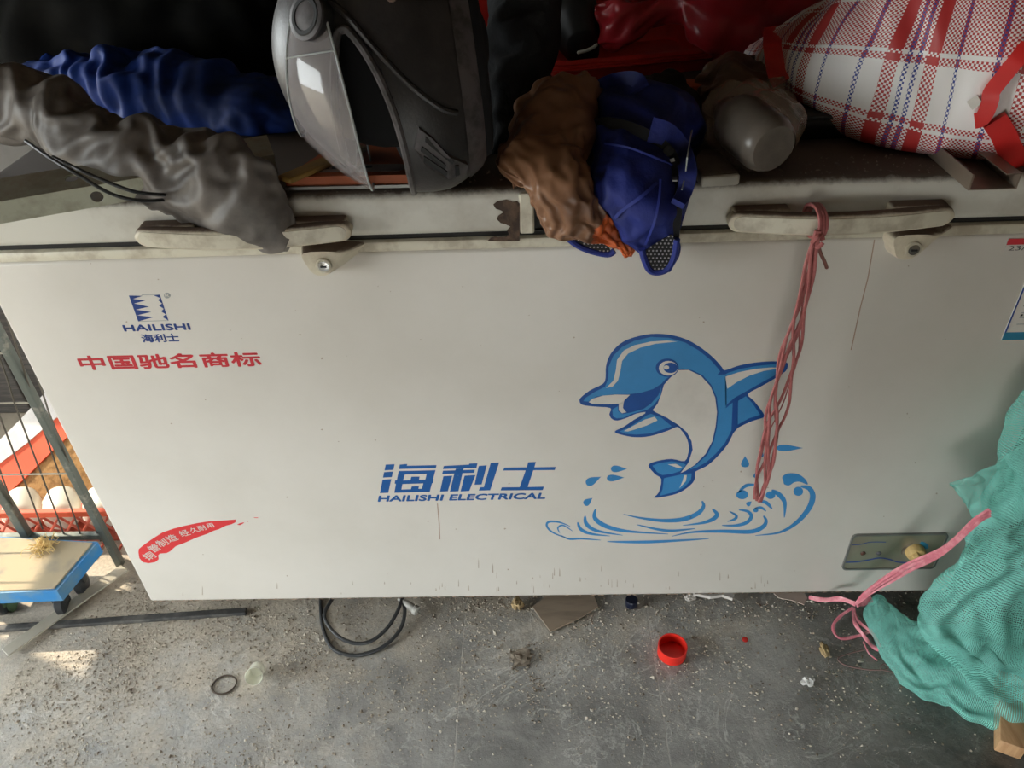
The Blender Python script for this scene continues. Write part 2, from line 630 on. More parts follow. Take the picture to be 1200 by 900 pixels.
M['green_cloth'] = mat('green_canvas', (.06, .10, .05), .9)
M['plank'] = mat('dark_plank', (.055, .05, .047), .85, var=(.09, .08, .07), vscale=12, aniso=(1, 9, 9))
M['wall_dark'] = mat('sooty_wall', (.055, .05, .046), .9, var=(.09, .083, .075), vscale=4, bump=.4, bscale=20)  # dark concrete, mottled by noise
M['ceiling'] = mat('ceiling', (.18, .15, .12), .9)
M['wall_out'] = mat('concrete_wall', (.26, .205, .155), .9)
M['ground'] = mat('sunlit_ground', (.34, .29, .22), .95, var=(.26, .22, .17), vscale=6, bump=.5)

def floor_mat():
    m = bpy.data.materials.new('slate_floor')
    m.use_nodes = True
    nt = m.node_tree
    b = nt.nodes['Principled BSDF']
    ge = nd(nt, 'ShaderNodeNewGeometry')
    L = nt.links.new

    def noi(scale, detail=6, rough=.6, dist=0):
        n = nd(nt, 'ShaderNodeTexNoise')
        n.inputs['Scale'].default_value = scale
        n.inputs['Detail'].default_value = detail
        n.inputs['Roughness'].default_value = rough
        n.inputs['Distortion'].default_value = dist
        L(ge.outputs['Position'], n.inputs['Vector'])
        return n.outputs['Fac']

    def rng(src, a, c, lo=0, hi=1):
        r = nd(nt, 'ShaderNodeMapRange')
        for i, v in zip((1, 2, 3, 4), (a, c, lo, hi)):
            r.inputs[i].default_value = v
        L(src, r.inputs[0])
        return r.outputs[0]

    def mixc(f, a, c):
        x = nd(nt, 'ShaderNodeMix', data_type='RGBA')
        L(f, x.inputs[0])
        for s, i in ((a, 6), (c, 7)):
            if isinstance(s, tuple):
                x.inputs[i].default_value = (*s, 1)
            else:
                L(s, x.inputs[i])
        return x.outputs[2]

    def math_(op, a, c):
        x = nd(nt, 'ShaderNodeMath', operation=op)
        for i, s in enumerate((a, c)):
            if isinstance(s, (int, float)):
                x.inputs[i].default_value = s
            else:
                L(s, x.inputs[i])
        return x.outputs[0]
    sp = nd(nt, 'ShaderNodeSeparateXYZ')
    L(ge.outputs['Position'], sp.inputs[0])
    slate = mixc(rng(noi(7, 8, .65, .8), .35, .68), (.23, .228, .22), (.45, .44, .42))
    # pale veins in the stone
    v1 = math_('ABSOLUTE', math_('SUBTRACT', noi(5.5, 6, .6, 1.6), .5), 0)
    vein = rng(v1, 0.0, .016, .75, 0)
    vein = math_('MULTIPLY', vein, rng(noi(4, 3), .44, .54))
    v2 = math_('ABSOLUTE', math_('SUBTRACT', noi(13, 6, .7, 1.2), .5), 0)
    vein = math_('MAXIMUM', vein, math_('MULTIPLY', rng(v2, 0.0, .022, .6, 0), rng(noi(5, 3), .48, .58)))
    c = mixc(vein, slate, (.68, .68, .65))
    # dust: thick towards the freezer and to the left
    near = rng(sp.outputs[1], -.26, .02)
    left = rng(sp.outputs[0], .15, -.75)
    d = math_('ADD', math_('MULTIPLY', near, .42), math_('MULTIPLY', left, .48))
    d = math_('ADD', d, math_('MULTIPLY', math_('SUBTRACT', noi(9, 8, .7), .5), 1.9))
    dust = rng(d, .28, .85)
    dcol = mixc(rng(noi(160, 4, .7), .38, .66), (.44, .39, .32), (.62, .555, .465))
    c = mixc(dust, c, dcol)
    # floor colour darker and patchy towards the right
    rightd = math_('MULTIPLY', rng(sp.outputs[0], .38, .72), rng(noi(6, 6, .7), .3, .6, .35, 1))
    c = mixc(rightd, c, mixc(rng(noi(60, 6, .7), .4, .65), (.045, .043, .038), (.10, .088, .07)))
    # fine grit
    g = nd(nt, 'ShaderNodeTexVoronoi')
    g.inputs['Scale'].default_value = 190
    L(ge.outputs['Position'], g.inputs['Vector'])
    gr = math_('MULTIPLY', rng(g.outputs['Distance'], .16, .10), rng(noi(14, 6, .7), .50, .66))
    c = mixc(math_('MULTIPLY', gr, .8), c, (.52, .47, .40))
    L(c, b.inputs['Base Color'])
    L(rng(dust, 0, 1, .42, .95), b.inputs['Roughness'])
    bp = nd(nt, 'ShaderNodeBump')
    bp.inputs['Strength'].default_value = .55
    bp.inputs['Distance'].default_value = .003
    L(math_('ADD', noi(120, 6, .7), math_('MULTIPLY', gr, .6)), bp.inputs['Height'])
    L(bp.outputs[0], b.inputs['Normal'])
    return m
M['floor'] = floor_mat()
M['joint'] = mat('pale_joint', (.52, .50, .47), .8, var=(.32, .30, .28), vscale=40)

def plaid_mat():
    m = bpy.data.materials.new('woven_plaid')
    m.use_nodes = True
    nt = m.node_tree
    b = nt.nodes['Principled BSDF']
    b.inputs['Roughness'].default_value = .45
    L = nt.links.new
    uv = nd(nt, 'ShaderNodeUVMap')
    sp = nd(nt, 'ShaderNodeSeparateXYZ')
    L(uv.outputs[0], sp.inputs[0])

    def stripes(src, stops):
        fr = nd(nt, 'ShaderNodeMath', operation='FRACT')
        L(src, fr.inputs[0])
        r = nd(nt, 'ShaderNodeValToRGB')
        r.color_ramp.interpolation = 'CONSTANT'
        el = r.color_ramp.elements
        el[0].position = 0
        el[0].color = (*stops[0][1], 1)
        el[1].position = stops[1][0]
        el[1].color = (*stops[1][1], 1)
        for p, c in stops[2:]:
            e = el.new(p)
            e.color = (*c, 1)
        L(fr.outputs[0], r.inputs[0])
        return r.outputs[0]
    Wh, Rd, Bl = (.86, .83, .82), (.46, .03, .03), (.035, .06, .28)
    a = stripes(sp.outputs[0], [(0, Wh), (.13, Bl), (.165, Wh), (.30, Rd), (.40, Wh), (.44, Bl), (.475, Wh), (.51, Bl), (.545, Wh), (.585, Rd), (.69, Wh), (.83, Bl), (.86, Wh)])
    c = stripes(sp.outputs[1], [(0, Wh), (.24, Rd), (.30, Wh), (.33, Rd), (.80, Wh), (.83, Rd), (.88, Wh)])
    mp = nd(nt, 'ShaderNodeMapping')
    mp.inputs['Scale'].default_value = (56, 60, 1)
    L(uv.outputs[0], mp.inputs[0])
    ck = nd(nt, 'ShaderNodeTexChecker')
    ck.inputs['Scale'].default_value = 1
    L(mp.outputs[0], ck.inputs[0])
    mx = nd(nt, 'ShaderNodeMix', data_type='RGBA')
    L(ck.outputs['Fac'], mx.inputs[0])
    L(a, mx.inputs[6])
    L(c, mx.inputs[7])
    L(mx.outputs[2], b.inputs['Base Color'])
    bp = nd(nt, 'ShaderNodeBump')
    bp.inputs['Strength'].default_value = .25
    bp.inputs['Distance'].default_value = .002
    L(ck.outputs['Fac'], bp.inputs['Height'])
    L(bp.outputs[0], b.inputs['Normal'])
    return m
M['plaid'] = plaid_mat()

def net_mat():
    m = bpy.data.materials.new('green_netting')
    m.use_nodes = True
    nt = m.node_tree
    b = nt.nodes['Principled BSDF']
    L = nt.links.new
    tc = nd(nt, 'ShaderNodeTexCoord')
    no = nd(nt, 'ShaderNodeTexNoise')
    no.inputs['Scale'].default_value = 9
    no.inputs['Detail'].default_value = 5
    L(tc.outputs['Object'], no.inputs['Vector'])
    mx = nd(nt, 'ShaderNodeMix', data_type='RGBA')
    mx.inputs[6].default_value = (.20, .60, .51, 1)
    mx.inputs[7].default_value = (.28, .72, .63, 1)
    L(no.outputs['Fac'], mx.inputs[0])
    L(mx.outputs[2], b.inputs['Base Color'])
    b.inputs['Roughness'].default_value = .6
    # woven threads: two crossing sets with open holes between
    fac = None
    uv = nd(nt, 'ShaderNodeUVMap')
    sp = nd(nt, 'ShaderNodeSeparateXYZ')
    L(uv.outputs[0], sp.inputs[0])
    for ax, k in ((0, 150), (1, 200)):
        mu = nd(nt, 'ShaderNodeMath', operation='MULTIPLY')
        mu.inputs[1].default_value = k
        L(sp.outputs[ax], mu.inputs[0])
        fr = nd(nt, 'ShaderNodeMath', operation='FRACT')
        L(mu.outputs[0], fr.inputs[0])
        lt = nd(nt, 'ShaderNodeMath', operation='LESS_THAN')
        lt.inputs[1].default_value = .30
        L(fr.outputs[0], lt.inputs[0])
        if fac is None:
            fac = lt.outputs[0]
        else:
            mm = nd(nt, 'ShaderNodeMath', operation='MAXIMUM')
            L(fac, mm.inputs[0])
            L(lt.outputs[0], mm.inputs[1])
            fac = mm.outputs[0]
    L(fac, b.inputs['Alpha'])
    return m
M['net'] = net_mat()

# ------------------------------------------------------------------ the setting
g = MB()
g.add([(-9, -7, -.0002), (4, -7, -.0002), (4, 6, -.0002), (-9, 6, -.0002)], [(0, 1, 2, 3)])
floor = g.build('floor', M['joint'], kind='structure', base=(0, 0, 0), label='grey slate floor under the freezer, dusty and cracked')
xs = [-1.20, -.151, .203, 1.62]
ys = [-3.2, -1.75, -.32, .62, 1.6]
JW = .0011
ys = [-1.9, -1.2, .50, 1.34]
for i in range(len(xs) - 1):
    for j in range(len(ys) - 1):
        MB().rbox((xs[i] + JW, ys[j] + JW, -.010), (xs[i + 1] - JW, ys[j + 1] - JW, 0), .0003, 1).build('slab', M['floor'], floor)
MB().box((-9, -7, -.011), (-1.202, 6, -.0001)).build('ground_strip', M['ground'], floor, label='sunlit dusty ground outside')

MB().box((-2.1, 1.34, 0), (1.74, 1.46, 2.4)).build('wall_back', M['wall_dark'], kind='structure')
MB().box((1.62, -1.9, 0), (1.74, 1.34, 2.4)).build('wall_right', M['wall_out'], kind='structure')
MB().box((-2.1, -2.0, .42), (1.74, -1.9, 2.4)).box((-2.1, -2.0, 0), (-.60, -1.9, .42)).box((.40, -2.0, 0), (1.74, -1.9, .42)).build('wall_front', M['wall_out'], kind='structure', label='wall with a low shutter gap')  # low gap is added to let fill light onto the freezer front
MB().box((-2.22, -2.0, 1.30), (-2.1, .42, 2.4)).box((-2.22, .42, 1.45), (-2.1, 1.46, 2.4)).box((-2.22, -2.0, 0), (-2.1, -1.20, 1.30)).box((-2.22, -.25, 0), (-2.1, .42, 1.30)).build('wall_left', M['wall_out'], kind='structure', label='wall with two low open bays')  # out of view; lintels and piers are set to shape the incoming light
MB().box((-2.22, -2.0, 2.4), (1.74, 1.46, 2.5)).build('ceiling', M['ceiling'], kind='structure')
MB().box((-3.7, -2.6, 2.32), (-2.22, .42, 2.38)).build('trim_1', M['wall_out'], kind='structure', label='awning over the pavement outside')  # out of view, added to keep the sun off the front floor

# ------------------------------------------------------------------ chest freezer
HW = .76
fz = thing('chest_freezer', (0, .35, 0), 'white chest freezer with two lids and blue printed front', 'freezer')
cab = MB().rbox((-HW, 0, .05), (HW, .70, .787), .006, 3).build('cabinet', M['white_paint'], fz, smooth=True)
MB().rbox((-HW, -.0015, .7868), (HW, .70, .8015), .003, 2).build('top_rim', M['cream_clean'], fz, smooth=True, label='cream plastic rim under the lids')
MB().box((-HW + .006, .008, .8015), (HW - .006, .69, .8085)).build('gasket', M['dark_gap'], fz)
for sx, sy in ((-1, .09), (1, .09), (-1, .61), (1, .61)):
    c = V((sx * .66, sy, .024))
    w = MB().lathe([(.0, -.012), (.018, -.012), (.0235, -.008), (.0235, .008), (.018, .012), (0, .012)], c, (1, 0, 0), 20)
    w.box((c.x - .02, c.y - .015, .040), (c.x + .02, c.y + .015, .051))
    w.build('caster', M['black'], fz, smooth=True)

def handle(x0, x1, zc, lid):
    mb = MB()
    n = 48
    prof = [(-1, -1), (1, -1), (1, 1), (-1, 1)]
    vs_, fs = [], []
    K = 16
    for i in range(n + 1):
        t = (1 - math.cos(math.pi * i / n)) / 2
        x = x0 + (x1 - x0) * t
        e = min(t, 1 - t) * 2
        bow = math.sin(math.pi * t)
        yc = -.016 - .016 * bow
        rnd = 1 - max(0, 1 - e / .09) ** 2
        hz = .0135 * math.sqrt(max(.03, rnd)) * (1 + .06 * bow)
        hy = .0085
        z = zc - .001 * bow
        for k in range(K):
            a = 2 * math.pi * k / K
            c, s_ = math.cos(a), math.sin(a)
            vs_.append((x, yc + hy * math.copysign(abs(c) ** .55, c), z + hz * math.copysign(abs(s_) ** .55, s_)))
    for i in range(n):
        for k in range(K):
            k2 = (k + 1) % K
            fs.append((i * K + k, i * K + k2, (i + 1) * K + k2, (i + 1) * K + k))
    fs.append(list(range(K))[::-1])
    fs.append([n * K + k for k in range(K)])
    mb.add(vs_, fs)
    for a, c in ((x0 + .006, x0 + .078), (x1 - .078, x1 - .006)):
        mb.rbox((a, -.020, zc - .011), (c, .004, zc + .0145), .005, 3)
    h = mb.build('handle', M['cream'], lid, smooth=True, label='cream plastic grip handle')
    return h

def inlay(x0, x1, zc, lid):
    mb = MB()
    n = 48
    up, lo = [], []
    for i in range(n + 1):
        t = (1 - math.cos(math.pi * i / n)) / 2
        x = x0 + .006 + (x1 - x0 - .012) * t
        tt = (x - x0) / (x1 - x0)
        bow = math.sin(math.pi * tt)
        yy = -.016 - .016 * bow - .0089
        e = min(t, 1 - t) * 2
        rnd = math.sqrt(max(0.0, 1 - max(0, 1 - e / .08) ** 2))
        hz = .0095 * rnd + .0004
        up.append((x, yy, zc - .001 * bow + hz))
        lo.append((x, yy, zc - .001 * bow - hz))
    m = n + 1
    back = [(p[0], p[1] + .002, p[2]) for p in up + lo]
    fs = [(i, i + 1, m + i + 1, m + i) for i in range(n)]
    fs += [(2 * m + i, 2 * m + i + 1, i + 1, i) for i in range(n)] + [(m + i, m + i + 1, 3 * m + i + 1, 3 * m + i) for i in range(n)]
    mb.add(up + lo + back, fs)
    mb.build('handle_inlay', M['cream_clean'], lid)

LZ0, LZ1 = .8085, .871
lidL = MB().rbox((-HW - .002, -.003, LZ0), (.0, .70, LZ1), .013, 5).build('lid', M['lid_paint'], fz, smooth=True, label='white lid with a rust patch at its corner')
lidR = MB().rbox((.026, -.003, LZ0), (HW + .002, .70, LZ1), .013, 5).build('lid', M['lid_paint'], fz, smooth=True, label='white lid under the checked bag')
MB().rbox((-.018, -.0045, LZ0), (.0015, .05, LZ1 - .006), .003, 2).build('lid_end_trim', M['cream_clean'], lidL)
MB().rbox((.0245, -.0045, LZ0), (.046, .05, LZ1 - .006), .003, 2).build('lid_end_trim', M['cream_clean'], lidR)
MB().box((.002, .012, LZ0), (.024, .69, LZ1 - .012)).build('lid_gap_seal', M['dark_gap'], fz)
handle(-.516, -.234, .8285, lidL)
inlay(-.516, -.234, .8285, lidL)
handle(.247, .527, .8255, lidR)
inlay(.247, .527, .8255, lidR)

# flat print and marks on the front: real thin film on the front plane
EPS = -.00016
LAYER = {}

def Fp(px, py, k=1):
    p = Yp(px, py, 0.0)
    return V((p.x, EPS * k, p.z))

def film(polys, name, m, parent, k=1, holes=None, label=None, smooth_n=0, tf=None):
    mb = MB()
    for P in polys:
        pts = [tf(*p) for p in P] if tf else P
        if smooth_n:
            pts = [(v.x, v.y) for v in spl([(p[0], p[1], 0) for p in pts], smooth_n, True)]
        loops = [[Fp(*p, k) for p in pts]]
        for h in (holes or {}).get(id(P), []):
            hp = [tf(*p) for p in h] if tf else h
            loops.append([Fp(*p, k) for p in hp])
        tris = geometry.tessellate_polygon(loops)
        flat = [p for l in loops for p in l]
        fs = []
        for a, b, c in tris:
            n = (flat[b] - flat[a]).cross(flat[c] - flat[a])
            if n.length < 1e-12:
                continue
            fs.append((a, b, c) if n.y < 0 else (c, b, a))
        mb.add(flat, fs)
    return mb.build(name, m, parent, label=label)

def text_verts(s, bold=0.0):
    cu = bpy.data.curves.new('lettering', 'FONT')
    cu.body = s
    cu.size = 1
    cu.resolution_u = 3
    o = bpy.data.objects.new('lettering', cu)
    COL.objects.link(o)
    dg = bpy.context.evaluated_depsgraph_get()
    me = bpy.data.meshes.new_from_object(o.evaluated_get(dg))
    vs_ = [v.co.copy() for v in me.vertices]
    fs = [list(p.vertices) for p in me.polygons]
    bpy.data.objects.remove(o)
    bpy.data.curves.remove(cu)
    bpy.data.meshes.remove(me)
    return vs_, fs

def text_film(s, name, m, parent, bl, tr, k=1, shear=0, bold=.01, rot=None, label=None, mbuild=None, persp=None):
    vs_, fs = text_verts(s, bold)
    x0, x1 = min(v.x for v in vs_), max(v.x for v in vs_)
    y0, y1 = min(v.y for v in vs_), max(v.y for v in vs_)
    A, B = Fp(*bl, k), Fp(*tr, k)
    out = []
    H = B.z - A.z
    Wd = B.x - A.x - shear * H
    for v in vs_:
        u, t = (v.x - x0) / (x1 - x0), (v.y - y0) / (y1 - y0)
        if rot is None:
            out.append(V((A.x + Wd * u + shear * H * t, A.y, A.z + H * t)))
        else:
            cx, cz = (A.x + B.x) / 2, (A.z + B.z) / 2
            a, b = (u - .5) * Wd, (t - .5) * H
            c, s_ = math.cos(rot), math.sin(rot)
            out.append(V((cx + a * c - b * s_, A.y, cz + a * s_ + b * c)))
    mb = mbuild or MB()
    bw = bold * H * 1.1
    for q in range(8 if bold else 1):
        dx, dz = bw * math.cos(q * math.pi / 4), bw * math.sin(q * math.pi / 4)
        mb.add([p + V((dx, -.00002 * q, dz)) for p in out], fs)
    if mbuild is None:
        return mb.build(name, m, parent, label=label)

# maker's mark at upper left
z5 = lambda ox, oy, s: (lambda x, y: (ox + x / s, oy + y / s))
t1 = z5(80, 330, 5.0)
film([[(355, 81), (437, 83), (380, 101), (452, 111), (386, 128), (474, 147), (396, 164), (487, 178), (405, 197), (500, 208), (410, 233)],
      [(537, 77), (500, 80), (540, 97), (525, 107), (549, 128), (532, 141), (560, 160), (544, 174), (571, 192), (552, 207), (588, 229)]],
     'printed_emblem', M['blue_navy'], fz, 1, tf=t1, label='small blue slanted sawtooth emblem')
for q in ([(430, 75), (537, 74), (537, 77), (430, 79)], [(410, 231), (588, 226), (588, 229), (410, 235)]):
    film([q], 'emblem_line', M['print_grey'], fz, 1, tf=t1)
film([[(580 + 20 * math.cos(a * .5236), 81 + 17 * math.sin(a * .5236)) for a in range(12)]], 'registered_mark', M['print_grey'], fz, 1, tf=t1)
text_film('R', 'registered_letter', M['print_white'], fz, t1(571, 91), t1(591, 71), 2)
text_film('HAILISHI', 'printed_lettering', M['blue_navy'], fz, t1(332, 290), t1(706, 246), 1, bold=.06, label='small blue lettering HAILISHI')
text_film('海利士', 'printed_lettering', M['blue_navy'], fz, t1(440, 356), t1(638, 304), 1, bold=.03, label='small blue Chinese characters')
text_film('中国驰名商标', 'printed_lettering', M['print_red'], fz, t1(84, 517), t1(1112, 412), 1, bold=.035, label='row of red Chinese characters')

# big logotype
t2 = z5(430, 530, 5.0)
hai = [(186, 110), (402, 105), (388, 155), (391, 158), (387, 180), (381, 181), (368, 232), (160, 237), (170, 185), (162, 183), (165, 165), (175, 163)]
polys = [[(110, 72), (162, 70), (155, 103), (103, 106)], [(100, 116), (152, 113), (146, 145), (94, 148)], [(92, 160), (143, 157), (125, 237), (76, 239)],
         [(192, 72), (236, 68), (234, 79), (408, 75), (404, 93), (188, 98)], hai,
         [(450, 80), (598, 72), (600, 66), (648, 64), (642, 91), (445, 98)], [(446, 108), (632, 102), (628, 120), (440, 127)],
         [(521, 96), (568, 94), (562, 106), (517, 108)], [(512, 124), (560, 122), (536, 228), (486, 230)], [(448, 140), (500, 137), (474, 228), (428, 230)],
         [(572, 137), (636, 133), (600, 226), (548, 229)], [(655, 80), (702, 76), (672, 188), (630, 190)],
         [(725, 62), (775, 60), (722, 222), (655, 224), (663, 205), (685, 204)],
         [(805, 90), (936, 88), (945, 58), (990, 56), (981, 88), (1107, 86), (1100, 104), (975, 105), (942, 203), (1038, 201), (1030, 221), (783, 223), (790, 205), (895, 204), (930, 106), (797, 107)]]
holes = {id(hai): [[(222, 130), (350, 126), (342, 160), (305, 161), (309, 142), (260, 143), (255, 163), (212, 165)],
                   [(208, 186), (330, 182), (322, 213), (302, 214), (305, 198), (262, 200), (258, 216), (202, 218)]]}
film(polys, 'printed_logotype', M['blue_logo'], fz, 1, holes, tf=t2, label='large slanted blue Chinese logotype')
text_film('HAILISHI ELECTRICAL', 'printed_lettering', M['blue_logo'], fz, t2(66, 288), t2(1054, 238), 1, shear=.30, bold=.06, label='slanted blue lettering HAILISHI ELECTRICAL')

# red brush-stroke badge
t3 = z5(150, 590, 7.5)
film([[(92, 430), (95, 400), (130, 370), (200, 320), (300, 255), (400, 220), (500, 195), (620, 170), (720, 155), (820, 150), (950, 140), (945, 165), (910, 182), (860, 195), (800, 225), (750, 240), (700, 265), (600, 300), (500, 345), (420, 375), (370, 420), (340, 435), (280, 440), (265, 455), (270, 490), (240, 515), (180, 525), (130, 515), (100, 480)],
      [(957, 186), (980, 174), (1025, 163), (1012, 176), (985, 190)], [(1042, 156), (1058, 153), (1050, 164)], [(1103, 121), (1145, 122), (1142, 128), (1112, 127)]],
     'printed_badge', M['print_red2'], fz, 1, tf=t3, label='red brush-stroke badge with white characters')
mbw = MB()
for ch, x, y, s_, r in (('铜', 185, 460, 78, .5), ('管', 230, 392, 78, .5), ('制', 300, 345, 76, .45), ('造', 385, 303, 74, .35), ('经', 495, 258, 68, .3), ('久', 583, 232, 60, .28), ('耐', 650, 213, 58, .25), ('用', 722, 193, 50, .2)):
    text_film(ch, '', None, None, t3(x - s_ / 2, y + s_ * .38), t3(x + s_ / 2, y - s_ * .38), 2, rot=r, bold=.012, mbuild=mbw)
mbw.build('badge_lettering', M['print_white'], fz, label='white characters on the red badge')

# leaping dolphin print
t4 = z5(660, 380, 4.089)
dol = thing  # alias kept short
outline = [(78, 368), (85, 350), (130, 315), (190, 285), (203, 255), (205, 200), (225, 145), (270, 95), (330, 65), (420, 46), (510, 50), (590, 72), (660, 112), (720, 160), (760, 205), (776, 220), (840, 198), (920, 183), (1000, 177), (1060, 181), (1076, 190), (1065, 225), (1000, 268), (940, 302), (885, 335), (915, 368), (960, 428), (960, 446), (900, 466), (835, 497), (818, 515), (790, 572), (740, 632), (690, 677), (640, 702), (632, 712), (630, 742), (610, 770), (560, 805), (500, 823), (435, 831), (458, 805), (470, 742), (440, 718), (408, 675), (450, 655), (520, 645), (582, 655), (600, 612), (601, 580), (590, 542), (566, 508), (545, 492), (500, 510), (420, 535), (350, 541), (290, 532), (246, 515), (290, 491), (340, 457), (388, 430), (398, 420), (350, 428), (310, 446), (260, 461), (232, 452), (221, 430), (226, 401), (150, 394), (92, 386)]
pr = film([outline], 'printed_dolphin', M['blue_dark'], fz, 1, tf=t4, smooth_n=3, label='blue leaping dolphin printed above waves')
blue = [[(96, 368), (106, 352), (150, 324), (200, 299), (215, 262), (217, 205), (240, 150), (282, 108), (340, 79), (420, 60), (505, 64), (585, 87), (650, 125), (706, 170), (742, 212), (752, 226), (738, 242), (776, 240), (782, 300), (782, 400), (812, 372), (815, 430), (806, 508), (775, 568), (730, 620), (685, 660), (640, 686), (600, 697), (640, 672), (690, 625), (722, 560), (737, 490), (743, 420), (736, 350), (710, 290), (670, 245), (620, 220), (570, 211), (552, 214), (510, 250), (490, 262), (470, 285), (430, 310), (370, 328), (320, 334), (240, 335), (160, 345), (120, 370)],
        [(790, 232), (850, 213), (930, 199), (1010, 190), (1062, 196), (1054, 222), (990, 257), (930, 290), (870, 324), (820, 352), (778, 390), (776, 240)],
        [(838, 366), (875, 344), (905, 376), (944, 433), (890, 450), (836, 480), (832, 420)],
        [(235, 408), (262, 392), (262, 415), (286, 430), (330, 421), (385, 405), (420, 380), (455, 340), (470, 300), (466, 345), (432, 388), (400, 410), (330, 428), (290, 447), (256, 450), (238, 440)],
        [(270, 513), (320, 490), (370, 457), (405, 432), (430, 425), (470, 440), (510, 462), (533, 484), (490, 499), (420, 522), (350, 528), (300, 524)],
        [(427, 677), (460, 664), (520, 656), (572, 664), (588, 672), (560, 703), (520, 716), (475, 722), (450, 708)],
        [(482, 737), (530, 727), (580, 716), (616, 714), (612, 745), (580, 780), (530, 804), (462, 821), (476, 790)]]
film(blue, 'dolphin_blue', M['blue_mid'], pr, 2, tf=t4)
white = [[(550, 219), (600, 218), (660, 246), (705, 296), (728, 350), (737, 420), (730, 490), (714, 560), (682, 620), (632, 672), (585, 702), (562, 712), (600, 662), (620, 600), (615, 560), (592, 516), (550, 480), (500, 450), (450, 425), (428, 411), (452, 380), (470, 335), (482, 290), (506, 262)],
         [(122, 372), (140, 356), (190, 341), (250, 336), (320, 337), (292, 365), (270, 388), (266, 380), (200, 382), (140, 380)],
         [(266, 384), (292, 365), (286, 400), (304, 421), (282, 426), (266, 412)],
         [(290, 511), (340, 483), (390, 456), (438, 442), (452, 460), (400, 484), (350, 501), (310, 513)],
         [(205, 304), (240, 270), (252, 220), (258, 170), (290, 125), (340, 100), (420, 82), (500, 77), (548, 82), (440, 93), (370, 111), (310, 140), (282, 175), (273, 230), (262, 270), (236, 298)],
         [(777, 250), (840, 229), (920, 213), (1000, 206), (1052, 208), (960, 223), (890, 246), (832, 276), (786, 308)],
         [(500, 670), (540, 668), (570, 684), (552, 688), (522, 678)], [(592, 722), (588, 750), (556, 786), (572, 750), (580, 722)],
         [(352, 432), (388, 421), (402, 422), (380, 436), (330, 452), (300, 462)]]
film(white[:-1], 'dolphin_white', M['print_white'], pr, 3, tf=t4)
for q in ([(287, 378), (320, 338), (370, 330), (430, 312), (470, 288), (460, 330), (430, 364), (380, 394), (330, 409), (296, 417), (287, 400)],
      [(775, 402), (790, 382), (826, 352), (880, 330), (850, 350), (826, 364)], [(812, 372), (838, 356), (836, 496), (815, 520), (806, 505)],
      [(395, 418), (450, 424), (500, 448), (545, 486), (520, 488), (470, 446), (420, 428), (388, 440)]):
    film([q], 'dolphin_dark', M['blue_dark'], pr, 3, tf=t4)
ell = lambda cx, cy, rx, ry, n=24: [(cx + rx * math.cos(2 * math.pi * i / n), cy + ry * math.sin(2 * math.pi * i / n)) for i in range(n)]
film([ell(498, 207, 55, 44)], 'eye_rim', M['blue_dark'], pr, 4, tf=t4)
film([ell(503, 209, 45, 35)], 'eye_white', M['print_white'], pr, 5, tf=t4)
film([ell(514, 207, 34, 25)], 'eye_pupil', M['blue_dark'], pr, 6, tf=t4)
film([ell(494, 205, 13, 10)], 'eye_glint', M['print_white'], pr, 7, tf=t4)

# water print
t5 = z5(630, 500, 3.529)
def stroke(pts, w, head=0.0, tail=0.0):
    P = spl([(x, y, 0) for x, y in pts], 8)
    n = len(P)
    a, b = [], []
    for i, p in enumerate(P):
        t = i / (n - 1)
        d = P[min(i + 1, n - 1)] - P[max(i - 1, 0)]
        nn = V((-d.y, d.x, 0)).normalized()
        ww = w * (max(.04, math.sin(math.pi * (.04 + .92 * t)) ** .8) * (1 + head * (1 - t) + tail * t)) / 2
        a.append((p.x + nn.x * ww, p.y + nn.y * ww))
        b.append((p.x - nn.x * ww, p.y - nn.y * ww))
    return a + b[::-1]

def teardrop(x0, y0, x1, y1, w):
    """round end at 0, tip at 1"""
    d = V((x1 - x0, y1 - y0, 0))
    L_ = d.length
    d.normalize()
    n = V((-d.y, d.x, 0))
    out = []
    for i in range(20):
        a = 2 * math.pi * i / 20
        t = (1 - math.cos(a)) / 2
        ww = w / 2 * math.sin(a) * (1 - t) ** .9 * 1.6
        out.append((x0 + d.x * L_ * t + n.x * ww, y0 + d.y * L_ * t + n.y * ww))
    return out
wv = [stroke(p, w, h, t) for p, w, h, t in [
    ([(135, 412), (90, 395), (48, 393), (38, 410), (62, 437), (120, 461)], 9, 0, 0), ([(95, 448), (130, 464), (180, 463), (262, 469)], 8, 0, 0), ([(92, 440), (84, 418), (106, 408), (145, 432)], 7, 0, 0),
    ([(165, 395), (180, 425), (222, 443), (300, 452)], 12, .6, -.4), ([(196, 368), (202, 402), (245, 430), (352, 449)], 14, .6, -.4), ([(240, 340), (237, 378), (285, 412), (372, 432), (540, 444)], 17, .5, -.4),
    ([(355, 362), (430, 378), (520, 388), (600, 383), (660, 360), (686, 330), (680, 307)], 15, -.3, .7), ([(410, 405), (500, 425), (560, 430), (652, 421)], 11, 0, 0), ([(600, 408), (680, 398), (725, 382), (742, 362), (722, 340)], 15, -.4, .6),
    ([(555, 453), (640, 436), (760, 432), (880, 434), (930, 415), (945, 390), (934, 368)], 15, -.3, .6), ([(762, 408), (822, 408), (866, 395), (884, 370), (868, 350), (832, 344)], 15, 0, .1), ([(785, 392), (815, 382), (821, 367), (793, 350)], 12, 0, 0),
    ([(288, 475), (400, 477), (520, 474), (708, 463)], 12, 0, 0), ([(900, 450), (1000, 437), (1070, 397), (1120, 340), (1138, 290), (1124, 256), (1088, 246)], 21, -.5, .6),
    ([(830, 272), (858, 246), (885, 240), (918, 240)], 12, .6, -.4), ([(968, 262), (1000, 282), (1022, 315), (1020, 376)], 19, .4, -.3), ([(912, 308), (945, 314), (970, 340)], 15, 0, 0), ([(895, 338), (925, 335), (945, 350)], 11, 0, 0)]]
